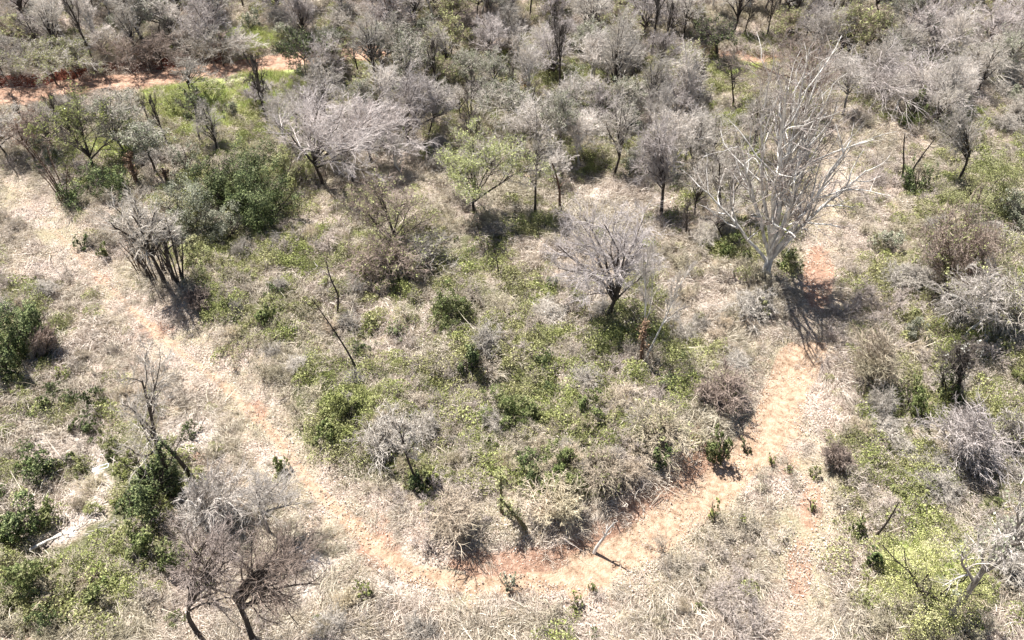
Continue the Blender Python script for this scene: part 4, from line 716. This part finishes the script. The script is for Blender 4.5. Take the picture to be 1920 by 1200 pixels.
 ('bush', 1035, 548, 520, 1034, 34, None, None, 'green', 900, 'green_bush', 'bush', 'green bush left of the large lilac dome tree', None, {}),
 ('bush', 848, 600, 545, 846, 90, None, None, 'green', 2600, 'green_bush', 'bush', 'leafy light green bush at picture centre left', 'the leafy light green centre bush', dict(lumps=18)),
 ('bush', 640, 790, 745, 640, 80, None, None, 'yellow', 2400, 'yellow_green_bush', 'bush', 'sunlit yellow-green bush below the leaning dark snag', 'the sunlit yellow-green bush', dict(lumps=16)),
 ('bush', 610, 825, 795, 612, 50, None, None, 'green', 1300, 'green_bush', 'bush', 'green bush below the sunlit yellow-green bush', None, {}),
 ('bush', 950, 790, 730, 950, 110, None, None, 'green', 3600, 'green_bush', 'bush', 'large leafy green bush in the middle of the loop', 'the large leafy middle bush', dict(lumps=20)),
 ('bush', 1100, 775, 738, 1100, 60, None, None, 'green', 1500, 'green_bush', 'bush', 'green bush right of the large leafy middle bush', None, {}),
 ('bush', 885, 700, 640, 884, 44, None, None, 'dark', 1500, 'dark_bush', 'bush', 'tall dark bush above the large leafy middle bush', None, {}),
 ('thicket', 1225, 822, 775, 1225, 90, 'b_brown', 'strawtw', 'olive', 500, 'straw_thicket', 'bush', 'straw-coloured arching thicket inside the path bend', 'the straw arching thicket', {}),
 ('thicket', 1350, 750, 705, 1350, 90, 'b_brown', 'browntw', None, 0, 'lilac_thicket', 'bush', 'dull brown-lilac thicket left of the path bend', None, {}),
 ('thicket', 1125, 905, 862, 1125, 85, 'b_brown', 'strawtw', 'olive', 300, 'straw_thicket', 'bush', 'pale tangled thicket above the red bank', None, {}),
 ('thicket', 1050, 965, 925, 1045, 90, 'b_brown', 'strawtw', None, 0, 'straw_thicket', 'bush', 'pale thicket between the vine-clad trunk and split stump', None, {}),
 ('thicket', 850, 985, 945, 850, 90, 'b_brown', 'strawtw', None, 0, 'straw_thicket', 'bush', 'pale thicket left of the vine-clad leaning trunk', None, {}),
 ('thicket', 725, 850, 800, 720, 90, 'b_brown', 'greytw', None, 0, 'grey_thicket', 'bush', 'grey twig thicket left of the small dead tree', None, {}),
]
def build_things():
    for i, (kind, bx, by, ty, cx, w, bark, twig, leaf, nl, name, cat, label, short, ex) in enumerate(T):
        if i > 36: i -= 5
        ex = dict(ex); ex.pop('dens', 0); special = ex.pop('special', None)
        if kind == 'bush':
            loc, H, W, lean = place(bx, by, ty, cx, w * 1.12, .95)
            bush(name, label, cat, loc, H, W, 1000 + i, 'yellow' if cat == 'plant' and leaf == 'green' else leaf, int(nl * (2.6 if cat != 'plant' else .9)), ex.pop('lsize', .052), lean=(max(-1, min(1, lean[0] * .7)), 0), **ex)
        else:
            loc, H, W, lean = place(bx, by, ty, cx, w * 1.1, 1.0)
            tree(name, kind, label, cat, loc, H, W, 2000 + i, bark, twig, leaf, int(nl * 1.9), lean=lean, **ex)
        if short: LAND.append((cx, (by + ty) / 2, short, bx, by))
        BASES.append((loc[0], loc[1], W / 2))
BASES = []
build_things()
print('named things', len(T))

# ---- the rest of the wood: every tree and bush a thing, copies of a few grown models
PROTO = {}
def protos():
    spec = [('grey', 'bare', 6.0, 4.2, 'b_dark', 'greytw', None, 0, 'bare_tree', 'tree'), ('lilac', 'broom', 5.2, 5.2, 'b_dark', 'lilac', None, 0, 'twiggy_tree', 'tree'),
            ('pale', 'bare', 5.5, 3.6, 'b_white', 'paletw', None, 0, 'pale_tree', 'tree'), ('slim', 'slender', 5.5, 2.0, 'b_dark', 'darktw', None, 0, 'bare_sapling', 'tree'),
            ('leafy', 'umbrella', 5.5, 4.6, 'b_dark', 'greytw', 'greyleaf', 4000, 'leafy_tree', 'tree'), ('olive', 'vase', 4.5, 4.2, 'b_dark', 'browntw', 'olive', 3500, 'olive_tree', 'tree'),
            ('thick', 'thicket', 2.0, 3.0, 'b_brown', 'greytw', None, 0, 'twig_thicket', 'bush'), ('straw', 'swept', 1.5, 2.8, 'b_brown', 'strawtw', None, 0, 'straw_thicket', 'bush')]
    for key, kind, H, W, bark, twig, leaf, nl, name, cat in spec:
        for v in range(4):
            r = tree(name, kind, '', cat, (0, 0, 0), H * (.85 + .15 * v), W * (1.15 - .08 * v), int(5000 + v * 31 + len(key) * 7 + H * 3), bark, twig, leaf, nl, tw=.0115, bend=.05 + .03 * v)
            PROTO.setdefault(key, []).append([r, False])
    for key, H, W, leaf, n in (('dkbush', 1.9, 2.6, 'dark', 2200), ('grbush', 1.1, 1.7, 'green', 1300), ('olbush', 1.5, 2.3, 'olive', 1800), ('ylbush', 1.0, 2.0, 'yellow', 1700), ('gybush', 2.2, 2.8, 'greyleaf', 2300)):
        for v in range(2):
            r = bush('leafy_bush', '', 'bush', (0, 0, 0), H, W, int(7000 + v * 13 + H * 10), leaf, int(n * 1.5), .05); PROTO.setdefault(key, []).append([r, False])
protos()
LOOK = dict(grey='grey bare tree', lilac='lilac-grey twiggy tree', pale='pale-limbed bare tree', slim='thin dark sapling', leafy='grey-green leafy tree', olive='small olive-leaved tree',
            thick='grey twig thicket', straw='straw-pale low thicket', dkbush='dark green bush', grbush='small green bush', olbush='olive bush', ylbush='yellow-green mounded bush', gybush='grey-green bush')
GROUP = dict(grey='bare trees of the dry wood', lilac='lilac twiggy trees of the dry wood', pale='pale bare trees of the dry wood', slim='thin saplings of the dry wood', leafy='leafy trees of the dry wood',
             olive='olive trees of the dry wood', thick='twig thickets in the scrub', straw='straw thickets in the scrub', dkbush='dark bushes in the scrub', grbush='green bushes in the scrub', olbush='olive bushes in the scrub', ylbush='yellow-green bushes in the scrub', gybush='grey-green bushes in the scrub')
used = set(t[12] for t in T)
def label_for(key, px, py):
    c = sorted(LAND, key=lambda l: (l[3] - px) ** 2 + ((l[4] - py) * 1.4) ** 2)
    for pre in ('', 'second ', 'third ', 'fourth ', 'fifth '):
        for l in c[:6 if pre == '' else 3]:
            dx, dy = px - l[3], (py - l[4]) * 1.4
            d = ('just ' if False else '') + ('left of' if abs(dx) > abs(dy) and dx < 0 else 'right of' if abs(dx) > abs(dy) else 'beyond' if dy < 0 else 'in front of')
            s = pre + LOOK[key] + ' ' + d + ' ' + l[2]
            if s not in used: used.add(s); return s
    return LOOK[key] + ' at about %d' % px
def fill():
    rnd = random.Random(11); n = 0; pts = list(BASES)
    def one(key, px, py, s):
        nonlocal n
        if ell(np.array([px]), np.array([py]), [(195, 888, 26, 22), (150, 1000, 105, 36)], .1)[0] > 0: return False
        x, y, z = at(px, py)
        W = {'tree': 1.6, 'bush': .9}['tree' if key in ('grey', 'lilac', 'pale', 'slim', 'leafy', 'olive') else 'bush']
        for (a, b, r) in pts:
            if math.hypot(a - x, b - y) < W * s * .5 + min(r, 2.5) * .25: return False
        X, Y = np.array([x]), np.array([y])
        if min(dist_line(X, Y, WLOOP)[0], dist_line(X, Y, WTRACK)[0]) < 2.3 + W * .6 or min(dist_line(X, Y, WROAD)[0], dist_line(X, Y, WROAD2)[0]) < 3: return False
        qx, qy = np.array([px]), np.array([py]); ry = np.interp(px, [p[0] for p in ROAD], [p[1] for p in ROAD])
        if ell(qx, qy, LIME, .3)[0] > .3 or (px < 560 and ry < py < ry + (62 if W > 1 else 20)): return False
        pts.append((x, y, W * s)); pr = rnd.choice(PROTO[key]); root = pr[0]
        if pr[1]:
            r = root.copy(); col.objects.link(r)
            for ch in root.children:
                c = ch.copy(); col.objects.link(c); c.parent = r
            root = r
        pr[1] = True
        root.location = (x, y, z); root.rotation_euler = (0, 0, rnd.random() * 6.28); root.scale = (s * rnd.uniform(.85, 1.15), s * rnd.uniform(.85, 1.15), s * rnd.uniform(.85, 1.15))
        root['label'] = label_for(key, px, py); root['group'] = GROUP[key]; n += 1; return True
    def zone(count, x0, x1, y0, y1, mixd, s0, s1):
        ks = [k for k, w in mixd for _ in range(w)]; c = t = 0
        while c < count and t < count * 12:
            t += 1; px, py = rnd.uniform(x0, x1), rnd.uniform(y0, y1)
            if one(rnd.choice(ks), px, py, rnd.uniform(s0, s1)): c += 1
    back = [('grey', 5), ('lilac', 5), ('pale', 4), ('slim', 7), ('leafy', 3), ('olive', 3), ('thick', 4), ('gybush', 4), ('olbush', 3), ('dkbush', 1)]
    zone(64, -20, 700, 5, 125, back, .75, 1.2); zone(118, 700, 1940, 5, 125, back, .75, 1.2)
    zone(80, 420, 1350, 120, 245, back, .7, 1.05); zone(40, 1560, 1930, 120, 250, [('grey', 2), ('thick', 4), ('pale', 2), ('gybush', 3), ('olbush', 2), ('leafy', 1)], .7, 1.0)
    zone(16, 0, 420, 205, 330, [('grey', 3), ('slim', 3), ('thick', 3), ('gybush', 2), ('olbush', 2)], .6, .9)
    zone(56, 540, 1430, 240, 345, [('slim', 4), ('grey', 3), ('pale', 2), ('thick', 4), ('gybush', 2), ('olbush', 2), ('grbush', 2), ('leafy', 1)], .65, .95)
    zone(12, 1280, 1430, 330, 480, [('slim', 3), ('thick', 3), ('olbush', 2), ('grey', 1)], .5, .8)
    zone(16, 1640, 1920, 380, 640, [('thick', 4), ('olbush', 3), ('gybush', 2), ('grbush', 1), ('straw', 2)], .6, .9)
    zone(44, 1600, 1930, 640, 1180, [('thick', 3), ('olbush', 4), ('straw', 3), ('grbush', 2), ('ylbush', 3)], .4, .75)
    zone(40, 400, 700, 430, 820, [('thick', 3), ('olbush', 3), ('straw', 2), ('grbush', 3), ('ylbush', 3), ('dkbush', 2)], .35, .7)
    zone(74, 690, 1300, 430, 930, [('thick', 2), ('olbush', 3), ('straw', 2), ('grbush', 3), ('ylbush', 4), ('dkbush', 3)], .35, .75)
    zone(30, 560, 1260, 780, 1000, [('thick', 3), ('olbush', 3), ('straw', 5), ('grbush', 3)], .35, .65)
    zone(56, 0, 400, 700, 1190, [('grbush', 4), ('olbush', 3), ('straw', 1), ('dkbush', 4), ('ylbush', 3)], .4, .75)
    zone(14, 0, 300, 340, 680, [('straw', 3), ('thick', 2), ('grbush', 2)], .3, .55)
    zone(14, 560, 1480, 1120, 1195, [('straw', 4), ('thick', 2), ('grbush', 2)], .3, .5)
    zone(12, 1250, 1500, 560, 720, [('straw', 4), ('thick', 2), ('olbush', 1)], .3, .6)
    print('filled', n)
fill()
for lst in PROTO.values():                                   # drop models no one placed
    for r, u in lst:
        if not u:
            for c in list(r.children): bpy.data.objects.remove(c)
            bpy.data.objects.remove(r)

# ------------------------------------------------------------------ fallen trunk and the white plastic chair
def fallen():
    a = np.array(at(60, 1036)); b = np.array(at(232, 972)); rng = np.random.default_rng(77); root = thing('fallen_tree', 'pale fallen tree trunk with fanned dry branches, lying lower left', 'fallen tree', tuple(a))
    d = b - a; n = 9; t = np.linspace(0, 1, n)[:, None]; P = d * t * .8; P[:, 2] = .25 + d[2] * t[:, 0] * .8 + .12 * np.sin(t[:, 0] * 5); P[:, 1] += .12 * np.sin(t[:, 0] * 4)
    P = P[None]; R = np.linspace(.09, .03, n)[None]
    link(bpy.data.objects.new('trunk', mesh_np('trunk', *tubes(P, R, 9), M['b_white'], smooth=True)), root)
    P1, R1 = kids(rng, P, R, 16, .35, 1, .45, .42, 7, .1, .03, .018); P2, R2 = kids(rng, P1, R1, 7, .2, 1, .5, .5, 5, .15, .0, .01); P3, R3 = kids(rng, P2, R2, 5, .2, 1, .5, .5, 3, .15, .0, .008)
    V, F = merge([tubes(P1, R1, 5), tubes(P2, R2, 4), tubes(P3, R3, 3)]); V[:, 2] = np.maximum(V[:, 2], .05); V[:, 2] *= .8
    link(bpy.data.objects.new('branches', mesh_np('branches', V, F, M['paletw'])), root)
fallen()
def box(V, F, c, s, rot=0):
    x, y, z = c; a, b, h = s; o = len(V); cr, sr = math.cos(rot), math.sin(rot)
    for dz in (-h / 2, h / 2):
        for dx, dy in ((-a / 2, -b / 2), (a / 2, -b / 2), (a / 2, b / 2), (-a / 2, b / 2)): V.append((x + dx * cr - dy * sr, y + dx * sr + dy * cr, z + dz))
    F += [(o, o + 3, o + 2, o + 1), (o + 4, o + 5, o + 6, o + 7)] + [(o + i, o + (i + 1) % 4, o + 4 + (i + 1) % 4, o + 4 + i) for i in range(4)]
def chair():
    x, y, z = at(195, 886); root = thing('plastic_chair', 'broken white plastic chair lying flat on pale litter at lower left', 'chair', (x, y, z + .42), math.radians(24))
    root.rotation_euler = (math.radians(-6), math.radians(-5), math.radians(22))
    def part(name, boxes):
        V, F = [], []
        for b in boxes: box(V, F, *b)
        me = mesh_np(name, np.array(V), np.array(F), M['plastic']); o = link(bpy.data.objects.new(name, me), root)
        bv = o.modifiers.new('soft', 'BEVEL'); bv.width = .012; bv.segments = 2
    part('seat', [((-.28, 0, .03), (.30, .34, .035)), ((-.42, 0, .06), (.03, .34, .08))])
    part('leg', [((.13, .15, .04), (.53, .045, .05))]); part('leg', [((.13, -.15, .04), (.53, .045, .05))]); part('crossbar', [((.41, 0, .045), (.04, .26, .04))])
chair()
